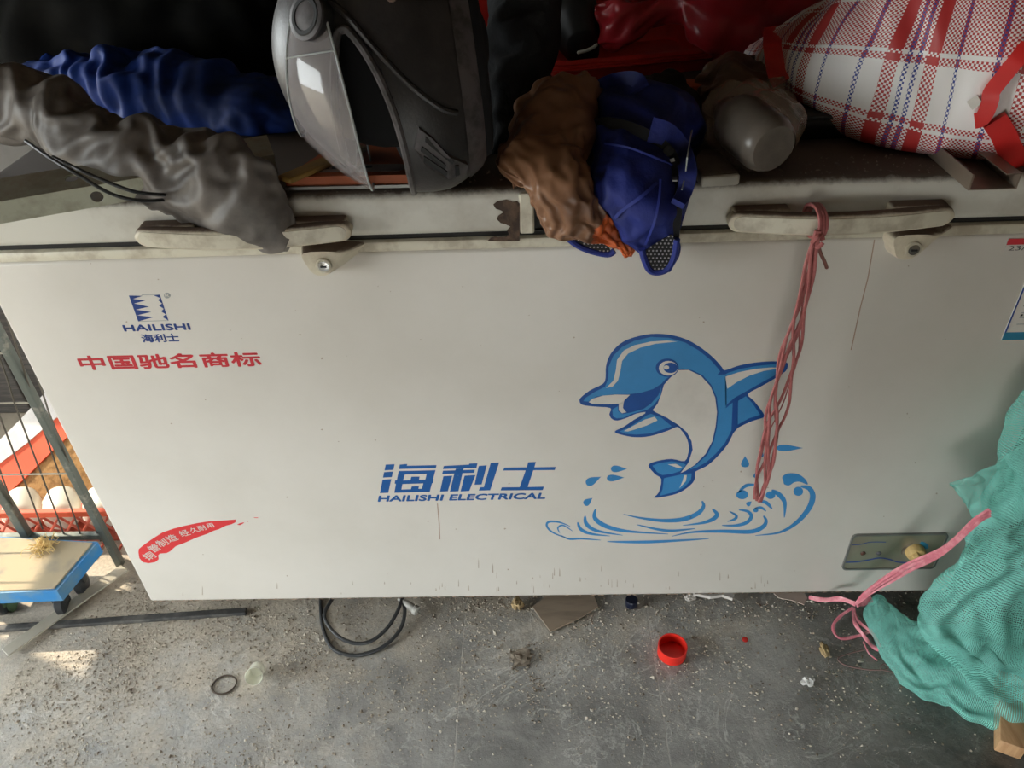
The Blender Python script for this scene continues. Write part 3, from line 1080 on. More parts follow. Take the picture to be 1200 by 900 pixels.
wv += [ell(846, 281, 25, 19), ell(1078, 267, 20, 19), ell(963, 283, 20, 16), ell(902, 345, 11, 9),
       [(v.x, v.y) for v in spl([(x, y, 0) for x, y in [(1016, 225), (1012, 207), (1035, 193), (1075, 195), (1105, 215), (1117, 239), (1085, 228), (1062, 230), (1040, 243), (1020, 238)]], 4, True)],
       teardrop(303, 174, 372, 175, 26), teardrop(286, 213, 360, 210, 26), teardrop(200, 236, 264, 206, 32), teardrop(192, 322, 228, 294, 26), teardrop(858, 168, 858, 120, 32), teardrop(988, 88, 1100, 88, 26), teardrop(903, 212, 905, 184, 22), teardrop(924, 125, 928, 100, 18), teardrop(865, 325, 886, 308, 18)]
film(wv, 'printed_waves', M['blue_mid'], fz, 1, tf=t5, label='blue printed splash and ripples below the dolphin')

# stains: small chips, rust streaks along the lower edge
st = []
for i in range(46):
    x = random.choice((random.uniform(190, 1090), random.uniform(500, 900)))
    y = 699 - abs(random.gauss(0, 11)) - (x - 178) * .014 + 2
    w = random.uniform(.3, .8)
    h = random.uniform(2, 12)
    st.append([(x - w, y), (x - w * .5, y - h), (x + w * .6, y - h * .7), (x + w, y)])
for i in range(60):
    x, y = random.uniform(60, 1180), random.uniform(300, 690)
    if x < 40 + (y - 300) * .5:
        continue
    r = random.uniform(.5, 1.5)
    st.append([(x + r * math.cos(a) * random.uniform(.6, 1.3), y + r * math.sin(a) * random.uniform(.5, 1)) for a in (0, 1, 2, 3, 4, 5)])
film(st, 'stain', mat('faint_stain', (.46, .39, .32), .7), fz, 1, label='small rust specks and chips').__setitem__('kind', 'stuff')
sm_ = mat('scratch_rust', (.42, .30, .23), .7)
for q in ([(1024, 281), (1025.4, 281), (1018, 325), (1009, 360), (998, 410), (996.6, 410), (1007.5, 360), (1016.5, 325)], [(512, 590), (513.2, 590), (515.5, 615), (516, 632), (514.8, 632), (514, 614)]):
    film([q], 'scratch', sm_, fz, 1, label='thin rusty scratch')
film([[(578, 238), (583, 234), (589, 233), (594, 232), (601, 235), (606, 234), (609, 237), (609, 281), (571, 281), (575, 277), (580, 275), (584, 276), (592, 276), (597, 273), (594, 268), (598, 264), (592, 261), (587, 260), (582, 255), (584, 251), (590, 247), (587, 245), (581, 243)]],
     'rust_patch', M['rust'], lidL, 10, label='flaked rust patch').location.y -= .0026

re_ = MB()
for i in range(260):
    x = random.uniform(-.755, .755)
    w, h = random.uniform(.001, .006), random.uniform(.0006, .004)
    re_.add([(x - w, -.0003, .0512), (x + w, -.0003, .0512), (x + w * .3, -.0003, .0512 + h), (x - w * .5, -.0003, .0512 + h * .8)], [(0, 1, 2, 3)])
re_.build('rust_edge', mat('edge_rust', (.36, .26, .19), .8), fz, label='rusty lower edge', kind='stuff')
# locks
def lock(px_off, lid_name):
    A = Yp(1040 + px_off[0], 274 + px_off[1], -.002)
    x0, z1 = A.x, .802
    base = [(0, 0), (.079, 0), (.074, -.012), (.054, -.029), (.030, -.042), (.012, -.039), (.001, -.026)]
    front = [(.004, -.003), (.052, -.003), (.047, -.012), (.040, -.026), (.028, -.036), (.014, -.035), (.006, -.024)]
    B = [(v.x, v.y) for v in spl([(a, b, 0) for a, b in base], 4, True)]
    Fr = [(v.x, v.y) for v in spl([(a, b, 0) for a, b in front], 4, True)]
    n = len(B)
    mb = MB()
    mid = [((a[0] * .35 + b[0] * .65), (a[1] * .35 + b[1] * .65)) for a, b in zip(B, Fr)]
    vs_ = [(x0 + a, .001, z1 + b) for a, b in B] + [(x0 + a, -.016, z1 + b) for a, b in mid] + [(x0 + a, -.022, z1 + b) for a, b in Fr]
    fs = [(i, (i + 1) % n, n + (i + 1) % n, n + i) for i in range(n)] + [(n + i, n + (i + 1) % n, 2 * n + (i + 1) % n, 2 * n + i) for i in range(n)] + [[2 * n + i for i in range(n)]]
    mb.add(vs_, fs)
    h = mb.build('lock', M['cream'], fz, smooth=True, sharp=60, label='cream plastic lock housing')
    c = V((x0 + .028, -.022, z1 - .021))
    MB().lathe([(.0105, 0), (.0105, .003), (.0095, .004), (.0075, .004), (.0072, .0025), (0, .0025)], c, (0, -1, 0), 24).build('lock_ring', M['cream_clean'], h, smooth=True)
    MB().lathe([(.0072, .001), (.0072, .0042), (0, .0048)], c, (0, -1, 0), 20).build('lock_cylinder', M['chrome'], h, smooth=True)
    MB().box((c.x - .004, c.y - .0056, c.z - .0011), (c.x + .004, c.y - .003, c.z + .0011)).build('keyhole', M['black'], h)
lock((0, 0), 'r')
lock((-684, 14), 'l')

# control panel
def quad_w(tl, br):
    a, b = Yp(*tl, 0), Yp(*br, 0)
    return a.x, b.x, b.z, a.z
cx0, cx1 = .5775, .6985
cz1, cz0 = Fp(1050, 626).z, Fp(1045, 664).z
def rrect(x0, x1, z0, z1, r, y, n=5):
    out = []
    for cx, cz, a0 in ((x1 - r, z1 - r, 0), (x0 + r, z1 - r, 90), (x0 + r, z0 + r, 180), (x1 - r, z0 + r, 270)):
        for i in range(n + 1):
            a = math.radians(a0 + 90 * i / n)
            out.append((cx + r * math.cos(a), y, cz + r * math.sin(a)))
    return out
cpx0, cpx1 = Fp(994, 646).x, Fp(1101, 644).x
cp = MB().plate([rrect(cpx0 - .003, cpx1 + .003, cz0 - .004, cz1 + .003, .009, .001), rrect(cpx0, cpx1, cz0, cz1, .007, .001)], (0, -1, 0), .005).build('control_panel', M['steel'], fz, label='olive control panel with yellow thermostat knob')
MB().plate([rrect(cpx0, cpx1, cz0, cz1, .007, .0)], (0, -1, 0), .0025).build('control_plate', M['panel_olive'], cp)
def onpanel(x, y, d=-.003):
    p = Yp(970 + x / 6.667, 600 + y / 6.667, 0)
    return V((p.x, d, p.z))
for x, y, m in ((272, 314, 'brown_lens'), (395, 314, 'grey_lens')):
    MB().lathe([(.0046, 0), (.0046, .001), (.003, .002), (0, .0022)], onpanel(x, y, -.0025), (0, -1, 0), 16).build('indicator_lamp', M[m], cp, smooth=True)
for pts, w in (([(180, 248), (250, 244), (330, 226), (450, 226)], 6), ([(135, 384), (220, 380), (300, 368), (400, 350), (480, 362), (540, 382), (620, 386)], 9)):
    sp_ = spl([(a, b, 0) for a, b in pts], 6)
    L1 = [onpanel(p.x, p.y - w / 2, -.0028) for p in sp_]
    L2 = [onpanel(p.x, p.y + w / 2, -.0028) for p in sp_]
    n = len(L1)
    MB().add(L1 + L2, [(i, i + 1, n + i + 1, n + i) for i in range(n - 1)]).build('printed_line', M['blue_navy'], cp)
kc = onpanel(672, 290, -.0025)
ks = .0165
arc = lambda r0, r1, a0, a1, d: [V((kc.x + r * math.cos(math.radians(a)), d, kc.z + r * math.sin(math.radians(a)))) for r, seq in ((r1, range(a0, a1 + 1, 6)), (r0, range(a1, a0 - 1, -6))) for a in seq]
for a0, a1, r0, r1, m in ((10, 76, .0165, .024, 'print_teal'), (112, 210, .0165, .0225, 'rubble_dark')):
    l = arc(r0, r1, a0, a1, -.0028)
    n = len(l) // 2
    MB().add(l, [(i, i + 1, 2 * n - 2 - i, 2 * n - 1 - i) for i in range(n - 1)]).build('dial_arc', M[m], cp)
kb = MB().lathe([(.0165, 0), (.0165, .007), (.0155, .010), (.0145, .0145), (.0125, .016), (0, .016)], kc, (0, -1, 0), 28)
kb.rbox((-.0052, -.010, -.0138), (.0052, .0, .0138), .002, 2, Matrix.Translation((kc.x, kc.y - .0145, kc.z)) @ Matrix.Rotation(math.radians(-42), 4, 'Y'))
kb.build('knob', M['knob'], cp, smooth=True, label='yellowed thermostat knob')
MB().add([Fp(1106, 625, 8), Fp(1114, 624, 8), Fp(1115, 634, 8), Fp(1106, 647, 8), Fp(1103, 652, 8), Fp(1101, 662, 8), Fp(1093, 664, 8), Fp(1097, 650, 8)], [(0, 1, 2, 3), (3, 4, 5, 7), (5, 6, 7)]).build('torn_film', M['white_plastic'], cp, label='torn white film at its edge')

# stickers at the right
sp0, spz = Fp(1173, 398), Fp(1205, 325).z
lab = MB().box((sp0.x, -.0012, sp0.z), (sp0.x + .115, -.0002, spz)).build('energy_label', M['print_white'], fz, label='white label with a blue border')
MB().box((sp0.x, -.0016, sp0.z), (sp0.x + .115, -.0012, sp0.z + .013)).build('label_band', M['print_teal'], lab)
MB().box((sp0.x, -.0016, sp0.z + .013), (sp0.x + .0022, -.0012, spz)).build('label_edge', M['blue_navy'], lab)
for k, dz in enumerate((.026, .037, .045, .062)):
    MB().box((sp0.x + .012, -.0016, sp0.z + dz), (sp0.x + .10, -.0012, sp0.z + dz + .0012)).build('label_line', M['print_grey'], lab)
for dx, dz in ((.012, .040), (.011, .056)):
    MB().box((sp0.x + dx, -.0017, sp0.z + dz), (sp0.x + dx + .003, -.0012, sp0.z + dz + .003)).build('label_mark', M['print_black'], lab)
a, b = Fp(1176, 294), Fp(1180, 279.5)
stk = MB().box((a.x, -.0012, a.z), (a.x + .06, -.0002, b.z)).build('red_sticker', M['print_white'], fz, label='small red and white sticker')
MB().box((a.x, -.0016, a.z + (b.z - a.z) * .52), (a.x + .06, -.0012, b.z)).build('sticker_band', M['print_red'], stk)
v_, f_ = text_verts('23/01', .01)
mx_ = max(p.x for p in v_)
my_ = max(p.y for p in v_)
MB().add([V((a.x + .004 + p.x / mx_ * .036, -.0017, a.z + .0012 + p.y / my_ * .0065)) for p in v_], f_).build('sticker_digits', M['print_black'], stk)

TOP = LZ1
# ------------------------------------------------------------------ things on the freezer
# motorcycle helmet lying on its chin: crown to the left, neck opening to the right
def helmet():
    Wd = V((.10, -.80, .60)).normalized()            # ear axis, towards the viewer
    Ud = V((.12, -.52, -.80))                        # face direction, downwards
    Ud = (Ud - Wd * Ud.dot(Wd)).normalized()
    Vd = Wd.cross(Ud)
    if Vd.x > 0:
        Vd = -Vd                                      # crown towards the left
    C = V((-.158, .058, 1.062))
    root = thing('motorcycle_helmet', (C.x, C.y, TOP), 'matt black full-face helmet with scratched clear visor', 'helmet')

    def pt(lat, lon, s=1.0):
        # lat: 0 at crown, 1 at neck rim; lon: 0 forward, +-pi back
        th = lat * math.radians(124)
        v = math.cos(th) * .148
        rr = math.sin(th)
        if th > math.pi / 2:
            rr = 1 - .30 * ((th - math.pi / 2) / math.radians(40)) ** 2
        f = math.cos(lon)
        chin = max(0, f) ** 2 * max(0, min(1, (lat - .35) / .5)) * .028
        u = f * rr * (.150 if f > 0 else .140) + chin
        w = math.sin(lon) * rr * .124
        return C + (Ud * u + Vd * v + Wd * w) * s
    n, m = 72, 44
    LA = [(.02 + .98 * i / m) for i in range(m + 1)]
    LO = [2 * math.pi * k / n - math.pi for k in range(n)]

    def port(lat, lon):
        a = abs(lon)
        if a > 1.42:
            return False
        e = (a / 1.42) ** 4
        return .46 + .05 * e < lat < .70 - .10 * e
    vs_ = [pt(a, o) for a in LA for o in LO]
    fs = []
    for i in range(m):
        for k in range(n):
            if port((LA[i] + LA[i + 1]) / 2, LO[k] + math.pi / n):
                continue
            k2 = (k + 1) % n
            fs.append((i * n + k, i * n + k2, (i + 1) * n + k2, (i + 1) * n + k))
    fs.append(list(range(n)))
    b = len(vs_)
    inner = [pt(a, o, .955) for a in LA for o in LO]
    MB().add(vs_, fs).build('shell', M['helmet'], root, smooth=True, sharp=70)
    MB().add(inner, [f[::-1] for f in fs]).build('inner_lining', M['lining'], root, smooth=True)
    # eye-port gasket and neck trim
    ed = []
    for k in range(90):
        t = 2 * math.pi * k / 90
        lo_ = 1.42 * math.copysign(abs(math.cos(t)) ** .6, math.cos(t))
        e = (abs(lo_) / 1.42) ** 4
        up, dn = .46 + .05 * e, .70 - .10 * e
        la = (up + dn) / 2 + (dn - up) / 2 * math.copysign(abs(math.sin(t)) ** .6, math.sin(t))
        ed.append(pt(la, lo_, 1.0))
    MB().tube(ed, .0045, 8, True).build('port_gasket', M['helmet_trim'], root, smooth=True)
    band_v, band_f = [], []
    K = 80
    for la, s_ in ((.925, 1.012), (.985, 1.014), (1.01, 1.0), (1.01, .94)):
        band_v += [pt(la, 2 * math.pi * k / K - math.pi, s_) for k in range(K)]
    for i in range(3):
        for k in range(K):
            k2 = (k + 1) % K
            band_f.append((i * K + k, i * K + k2, (i + 1) * K + k2, (i + 1) * K + k))
    MB().add(band_v, band_f).build('neck_trim', M['helmet_trim'], root, smooth=True)
    # padded neck roll and dark inside
    for la, s_, r in ((1.03, .93, .012), (1.06, .86, .014), (1.08, .76, .015)):
        MB().tube([pt(la, 2 * math.pi * k / 48 - math.pi, s_) for k in range(48)], r, 10, True).build('neck_padding', M['lining'], root, smooth=True)
    cv = [pt(1.06, 2 * math.pi * k / 48 - math.pi, .74) for k in range(48)]
    cc = sum(cv, V()) / 48 + Vd * .05
    MB().add(cv + [cc], [(k, (k + 1) % 48, 48) for k in range(48)]).build('liner', M['lining'], root)
    ev, ef = [], []
    for i in range(17):
        for k in range(24):
            a_, b_ = math.pi * i / 16, 2 * math.pi * k / 24
            ev.append(C + Vd * (math.cos(a_) * .122 + .012) + Ud * (math.sin(a_) * math.cos(b_) * .112) + Wd * (math.sin(a_) * math.sin(b_) * .100))
    for i in range(16):
        for k in range(24):
            ef.append((i * 24 + k, i * 24 + (k + 1) % 24, i * 24 + 24 + (k + 1) % 24, i * 24 + 24 + k))
    MB().add(ev, ef).build('head_padding', M['lining'], root, smooth=True)  # added dark form filling the hollow so the eye port reads black
    # raised cheek ridge on the visible side
    rd = [pt(la, lo_, 1.004) for la, lo_ in ((.50, 1.75), (.58, 1.50), (.66, 1.25), (.75, 1.02), (.84, .85), (.90, .78))]
    MB().tube(spl(rd, 8), .0035, 8).build('shell_ridge', M['helmet'], root, smooth=True)
    # visor: a curved clear strip hinged at the ear
    vv, vf = [], []
    A, B = 48, 16
    for i in range(B + 1):
        for k in range(A + 1):
            lo_ = -1.75 + 3.5 * k / A
            e = (abs(lo_) / 1.75)
            la0 = .26 + .14 * e ** 3
            la1 = .55 - .05 * e ** 3
            vv.append(pt(la0 + (la1 - la0) * i / B, lo_, 1.055 + .01 * i / B))
    for i in range(B):
        for k in range(A):
            vf.append((i * (A + 1) + k, i * (A + 1) + k + 1, (i + 1) * (A + 1) + k + 1, (i + 1) * (A + 1) + k))
    vz = MB().add(vv, vf).build('visor', M['visor'], root, smooth=True, label='clear scratched visor')
    so = vz.modifiers.new('thickness', 'SOLIDIFY')
    so.thickness = .0022
    edge = [vv[k] for k in range(A + 1)] + [vv[i * (A + 1) + A] for i in range(1, B)] + [vv[B * (A + 1) + k] for k in range(A, -1, -1)] + [vv[i * (A + 1)] for i in range(B - 1, 0, -1)]
    MB().tube(edge, .0014, 6, True).build('visor_edge', M['print_grey'], vz, smooth=True)
    ln = [pt(.318 + .208 * t, 1.28, 1.066) for t in fan(0, 1, 10)]
    MB().tube(ln, .0009, 6).build('visor_line', M['print_grey'], vz)
    # hinge cover with slotted cap, rivets
    h0 = pt(.46, 1.55, 1.05)
    hn = (h0 - C).normalized()
    MB().lathe([(.023, -.01), (.023, .006), (.019, .010), (.015, .010), (.013, .006), (0, .006)], h0, hn, 28).build('hinge_cap', M['black'], root, smooth=True)
    MB().lathe([(.0225, .004), (.0245, .005), (.0245, .008), (.0225, .009)], h0, hn, 28).build('hinge_ring', M['helmet_trim'], root, smooth=True)
    r0 = pt(.735, 1.58, 1.0)
    MB().lathe([(.0055, -.001), (.0055, .0015), (.003, .003), (0, .0032)], r0, (r0 - C).normalized(), 16).build('rivet', M['rivet'], root, smooth=True)
    # chin vent with three slots
    def vpt(a, b, s_=1.02):
        return pt(.74 + .17 * b, .62 - .36 * a, s_)
    ol = [(-.35, .10), (.05, -.05), (.5, .12), (1.0, .55), (1.12, .92), (.85, 1.02), (.35, .62), (-.1, .35)]
    P0 = [vpt(a, b, 1.0) for a, b in ol]
    P1 = [vpt(a, b, 1.035) for a, b in ol]
    k = len(ol)
    vent = MB().add(P0 + P1, [list(range(k, 2 * k))] + [(i, (i + 1) % k, k + (i + 1) % k, k + i) for i in range(k)]).build('chin_vent', M['helmet_trim'], root)
    for sl in ([(.0, .10), (.10, .06), (.62, .50), (.52, .52)], [(.22, .10), (.36, .08), (.86, .50), (.72, .54)], [(-.2, .20), (-.1, .17), (.55, .66), (.48, .70)], [(.62, .72), (.95, .70), (.98, .80), (.66, .80)]):
        q0 = [vpt(a, b, 1.033) for a, b in sl]
        q1 = [vpt(a, b, 1.040) for a, b in sl]
        MB().add(q0 + q1, [(4, 5, 6, 7), (0, 1, 5, 4), (1, 2, 6, 5), (2, 3, 7, 6), (3, 0, 4, 7)]).build('vent_slot', M['black'], vent)
    # rest it on the lid
    lo_z = min((root.matrix_basis @ v.co).z for v in []) if False else min(p.z for p in vv + vs_)
    root.location.z += TOP + .001 - lo_z
    return root
hel = helmet()

# long rolled grey plastic sheet drooping over the front edge
rows = []
for (a, b, d, tf, tb) in [((-75, 40), (-90, 140), .13, .04, .035), ((0, 72), (-8, 160), .11, .045, .03), ((72, 98), (58, 168), .09, .045, .03), ((112, 124), (86, 190), .07, .04, .03), ((165, 138), (140, 214), .05, .045, .03),
                          ((222, 158), (190, 232), .03, .045, .03), ((272, 172), (236, 262), .005, .04, .025), ((315, 200), (278, 281), -.012, .03, .02), ((340, 236), (312, 288), -.02, .02, .012), ((347, 268), (338, 290), -.024, .010, .006)]:
    rows.append((Yp(*a, d), Yp(*b, d), tf, tb))
g = MB().add(*loft(rows, 44, 72, amp=.020, scale=8, seed=3, facet=.8, ru=1.13, rv=1.10, clamp=clamp_edge, lens=.55, jag=.10))
g.build('plastic_sheet', M['grey_sheet'], smooth=True, sharp=180, label='long crumpled dusty grey plastic sheet drooping over the freezer edge', cat='plastic sheet')

# blue tarpaulin behind it
rows = []
for a, b, d, t in [((30, 84), (60, 100), .45, .02), ((75, 66), (100, 122), .42, .06), ((112, 57), (140, 135), .40, .07), ((176, 59), (200, 152), .36, .08), ((240, 84), (260, 156), .32, .06), ((300, 103), (310, 160), .28, .05), ((345, 118), (350, 176), .26, .04), ((372, 125), (372, 170), .26, .02)]:
    rows.append((Yp(*a, d), Yp(*b, d), t, .05))
g = MB().add(*loft(rows, 60, 77, amp=.030, scale=7, seed=8, facet=.85, ru=1.13, rv=1.12, clamp=clamp_lid, lens=.6, jag=.15))
g.build('blue_tarpaulin', M['blue_sheet'], smooth=True, sharp=180, label='crumpled blue tarpaulin bundle left of the helmet', cat='tarpaulin')

# big black sack at the back
rows = []
for x, t0, b0, tk in [(-140, -90, 90, .05), (-60, -120, 110, .12), (60, -130, 112, .15), (180, -110, 115, .15), (280, -80, 110, .14), (350, -40, 105, .1), (400, 0, 100, .03)]:
    rows.append((Yp(x, t0, .66), Yp(x, b0, .66), tk, .12))
g = MB().add(*loft(rows, 40, 48, amp=.05, scale=4, seed=14, facet=.7, ru=1.08, rv=1.08, clamp=clamp_lid))
drop_to(g, TOP + .002)
for p in g.v:
    p.y = min(p.y, .845)
g.build('black_sack', M['black_bag'], smooth=True, sharp=180, label='large black sack at the back above the blue tarpaulin', cat='sack')

# perforated steel angle
def strip_holes(P0, P1, W_, holes, n, th, hr):
    """plate along P0-P1 with width vector W_; holes = (along 0..1, across 0..1)"""
    D = P1 - P0
    loops = [[P0, P1, P1 + W_, P0 + W_]]
    dl, wl = D.normalized(), W_.normalized()
    for a, c in holes:
        C = P0 + D * a + W_ * c
        loops.append([C + (dl * math.cos(t) + wl * math.sin(t)) * hr for t in [2 * math.pi * i / 16 for i in range(16)]])
    return loops
a0 = V((-.765, -.118, TOP + .003))
a1 = V((-.34, .062, TOP + .003))
ang = thing('steel_angle', tuple(a0), 'perforated galvanised steel angle bar poking past the freezer edge', 'metal bar')
dv = (a1 - a0).normalized()
bk = V((-dv.y, dv.x, 0))
up = V((0, 0, 1))
th_ = .0025
upv = (up * .93 - bk * .10).normalized() * .026
MB().plate(strip_holes(a0, a1, upv, [(.22, .45), (.52, .5), (.84, .5)], bk, th_, .0075), bk, th_).build('upright_flange', M['galv'], ang)
q0, q1 = a0 + upv, a1 + upv
flat_v = (bk * .95 + up * .22).normalized() * .050
MB().plate(strip_holes(q0, q1, flat_v, [(.17, .5), (.47, .5), (.77, .5)], up, th_, .0080), (-bk * .22 + up).normalized(), th_).build('top_flange', M['galv'], ang)

# second, short perforated plate
p0, p1, p2 = Zp(256, 196, TOP + .02), Zp(304, 190, TOP + .02), Zp(292, 152, TOP + .055)
sp_ = MB().plate(strip_holes(p0, p1, p2 - p1, [(.62, .62)], None, .003, .008), (p1 - p0).cross(p2 - p1).normalized(), .003)
zz = min(p.z for p in sp_.v)
for p in sp_.v:
    p.z -= zz - TOP - .001
sp_.build('steel_plate', M['galv'], label='short perforated steel plate behind the grey plastic sheet', cat='metal plate')

# thin black cords in front of the angle
cords = MB()
for pts in ([(30, 165, -.02, 0), (60, 186, -.06, 0), (90, 204, -.075, 0), (130, 227, -.06, 0), (165, 235, -.045, 0), (205, 233, .0, 0)],
            [(62, 184, -.05, 0), (95, 200, -.075, 0), (135, 217, -.065, 0), (165, 226, -.05, 0), (210, 229, .005, 0)]):
    w = [Yp(a, b, d) for a, b, d, z in pts]
    cords.tube(spl(w, 8), .0022, 8)
cords.build('thin_wire', M['cable'], smooth=True, label='thin black cord looping over the steel angle bar', cat='cord')

# orange flat box with lozenge label, yellow strip
ob0, ob1 = Zp(336, 222, TOP), Zp(480, 228, TOP)
obx = thing('orange_box', ((ob0.x + ob1.x) / 2, .03, TOP), 'flat orange box with a pale lozenge label under the helmet', 'box')
gb = MB()
fp = [V((ob0.x, .012, TOP + .001)), V((ob1.x, .0085, TOP + .001)), V((ob1.x + .02, .16, TOP + .001)), V((ob0.x + .05, .16, TOP + .001))]
gb.plate([fp], up, .004)
gb.build('tray_edge', M['steel'], obx)
fq = [V((ob0.x + .001, .016, TOP + .005)), V((ob1.x - .002, .012, TOP + .005)), V((ob1.x + .014, .15, TOP + .005)), V((ob0.x + .05, .15, TOP + .005))]
MB().plate([fq], up, .012).build('box_body', M['orange'], obx)
l0, l1 = V((ob0.x + .032, .040, TOP + .0173)), V((ob1.x - .02, .036, TOP + .0173))
def stadium(a, b, r):
    d = (b - a).normalized()
    n = V((-d.y, d.x, 0))
    return [b + (d * math.cos(t) - n * math.sin(t)) * r for t in [math.pi / 2 - math.pi * i / 10 for i in range(11)]] + [a + (-d * math.cos(t) + n * math.sin(t)) * r for t in [math.pi / 2 - math.pi * i / 10 for i in range(11)]]
MB().plate([stadium(l0, l1, .012)], up, .0006).build('label_plate', mat('pale_label', (.30, .23, .20), .5), obx)
mk = MB()
for i in range(7):
    x = l0.x + .004 + i * .011
    mk.box((x, l0.y - .003, l0.z + .0007), (x + random.uniform(.006, .009), l0.y + .003, l0.z + .0011))
mk.build('label_print', M['print_black'], obx)
y0, y1 = Zp(333, 214, TOP + .022), Zp(388, 183, TOP + .03)
MB().rbox((-.004, -.012, 0), ((y1 - y0).length + .05, .012, .007), .002, 2, Matrix.Translation((y0.x, y0.y + .012, TOP + .0185)) @ Matrix.Rotation(math.atan2(y1.y - y0.y, y1.x - y0.x), 4, 'Z')).build('wooden_strip', M['yellow_wood'], label='yellow wooden strip lying across the orange box', cat='wood strip')

# black jacket bundle right of the helmet
rows = []
for a, b, d, t in [((575, -40), (650, -60), .34, .05), ((580, 20), (655, 0), .30, .07), ((575, 80), (650, 70), .25, .07), ((572, 140), (628, 140), .19, .06), ((575, 185), (612, 185), .14, .04), ((580, 205), (600, 205), .12, .02)]:
    rows.append((Yp(*a, d), Yp(*b, d), t, .06))
drop_to(MB().add(*loft(rows, 32, 40, amp=.02, scale=9, seed=21, facet=.5, ru=1.12, rv=1.08, clamp=clamp_lid)), TOP + .002).build('black_jacket', M['black_cloth'], smooth=True, sharp=180, label='black cloth bundle between the helmet and the red tray', cat='cloth')

# brown-orange plastic bag hanging over the edge
rows = []
for a, b, d, tf, tb in [((628, 100), (706, 100), .16, .02, .02), ((606, 132), (704, 128), .12, .035, .03), ((590, 168), (698, 160), .07, .04, .03), ((584, 190), (688, 190), .035, .042, .03), ((612, 214), (692, 212), -.008, .035, .012),
                        ((624, 238), (704, 236), -.022, .022, .010), ((638, 262), (716, 258), -.025, .016, .010), ((650, 277), (728, 274), -.025, .013, .010), ((690, 279), (738, 286), -.025, .012, .010), ((722, 292), (746, 292), -.025, .008, .008), ((730, 303), (742, 300), -.025, .003, .003)]:
    rows.append((Yp(*a, d), Yp(*b, d), tf, tb))
g = MB().add(*loft(rows, 64, 90, amp=.012, scale=9, seed=5, facet=.8, ru=1.16, rv=1.05, clamp=clamp_edge, lens=.75, jag=.06))
bb = g.build('plastic_bag', [M['brown_bag'], M['orange_bag']], smooth=True, sharp=180, label='translucent brown plastic bag with orange tail hanging over the edge', cat='plastic bag')
c0 = Yp(728, 284, -.025)
for p in bb.data.polygons:
    w = p.center + V(bb.location)
    if (w - c0).length < .045 + .012 * noise.noise(w * 60) and w.z < .845:
        p.material_index = 1

# blue nylon backpack hanging over the edge
bp_ = thing('backpack', tuple(V((.145, .05, TOP))), 'blue nylon backpack with black zip and mesh hanging over the freezer edge', 'backpack')
rows = []
for a, b, d, tf, tb in [((700, 104), (752, 98), .20, .015, .03), ((692, 126), (782, 122), .16, .035, .04), ((690, 150), (812, 150), .11, .05, .04), ((692, 178), (808, 176), .06, .05, .03), ((698, 206), (800, 204), .012, .045, .015), ((708, 232), (802, 230), -.022, .028, .012),
                        ((722, 258), (800, 258), -.026, .022, .012), ((738, 282), (796, 284), -.026, .014, .010), ((752, 300), (792, 302), -.025, .008, .007), ((758, 316), (784, 318), -.025, .003, .003)]:
    rows.append((Yp(*a, d), Yp(*b, d), tf, tb))
g = MB().add(*loft(rows, 52, 72, amp=.024, scale=8, seed=31, facet=.8, ru=1.14, rv=1.05, clamp=clamp_edge, lens=.6, kb=.6, smooth=2))
body_v = g.v
g.build('bag_body', M['blue_cloth'], bp_, smooth=True, sharp=180)

from mathutils.bvhtree import BVHTree
def onto(mesh_verts, mesh_faces, px, py, lift=.002):
    t = BVHTree.FromPolygons(mesh_verts, mesh_faces)
    r = ray(px, py).normalized()
    h = t.ray_cast(CAM, r)
    return (h[0] - r * lift) if h[0] else None
BV = BVHTree.FromPolygons([v for v in g.v], g.f)
def onbag(px, py, lift=.002, d=-.03, bv=None):
    r = ray(px, py).normalized()
    h = (bv or BV).ray_cast(CAM, r)
    return h[0] - r * lift if h[0] else Yp(px, py, d)
def ribbon(name, m, parent, pts, w, lift=.003, th=.002, label=None, bv=None, d=-.03):
    """flat webbing lying on a surface; pts in the picture, w in metres"""
    P = spl([onbag(a, b, lift, d, bv) for a, b in pts], 6)
    n = len(P)
    vs_ = []
    for i in range(n):
        D = (P[min(i + 1, n - 1)] - P[max(i - 1, 0)]).normalized()
        N = (CAM - P[i]).normalized()
        S = D.cross(N).normalized()
        N = S.cross(D)
        ww = w if not isinstance(w, (list, tuple)) else w[0] + (w[1] - w[0]) * i / (n - 1)
        vs_ += [P[i] - S * ww / 2, P[i] + S * ww / 2, P[i] + S * ww / 2 - N * th, P[i] - S * ww / 2 - N * th]
    fs = []
    for i in range(n - 1):
        for k in range(4):
            k2 = (k + 1) % 4
            fs.append((i * 4 + k, i * 4 + k2, i * 4 + 4 + k2, i * 4 + 4 + k))
    fs += [(0, 1, 2, 3), tuple((n - 1) * 4 + k for k in (3, 2, 1, 0))]
    return MB().add(vs_, fs).build(name, m, parent, smooth=True, label=label)
ribbon('zip_band', M['zip_black'], bp_, [(692, 152), (712, 148), (740, 154), (766, 166), (786, 184), (789, 206)], [.024, .016], label='black zip band')
ribbon('zip_band', M['zip_black'], bp_, [(790, 200), (794, 226), (793, 254), (790, 280)], .012, label='black zip band')
ribbon('seam', M['piping_blue'], bp_, [(708, 168), (736, 173), (768, 185), (788, 194)], .0025, .003)
ribbon('seam', M['piping_blue'], bp_, [(720, 256), (730, 246), (752, 230), (770, 214)], .004, .004)
ribbon('seam', M['piping_blue'], bp_, [(756, 287), (766, 262), (772, 235), (774, 210)], .003, .003)
ribbon('shoulder_strap', M['blue_cloth'], bp_, [(762, 152), (782, 158), (798, 176), (806, 200), (803, 222), (796, 236)], [.030, .016], .020, .008, label='blue padded strap')
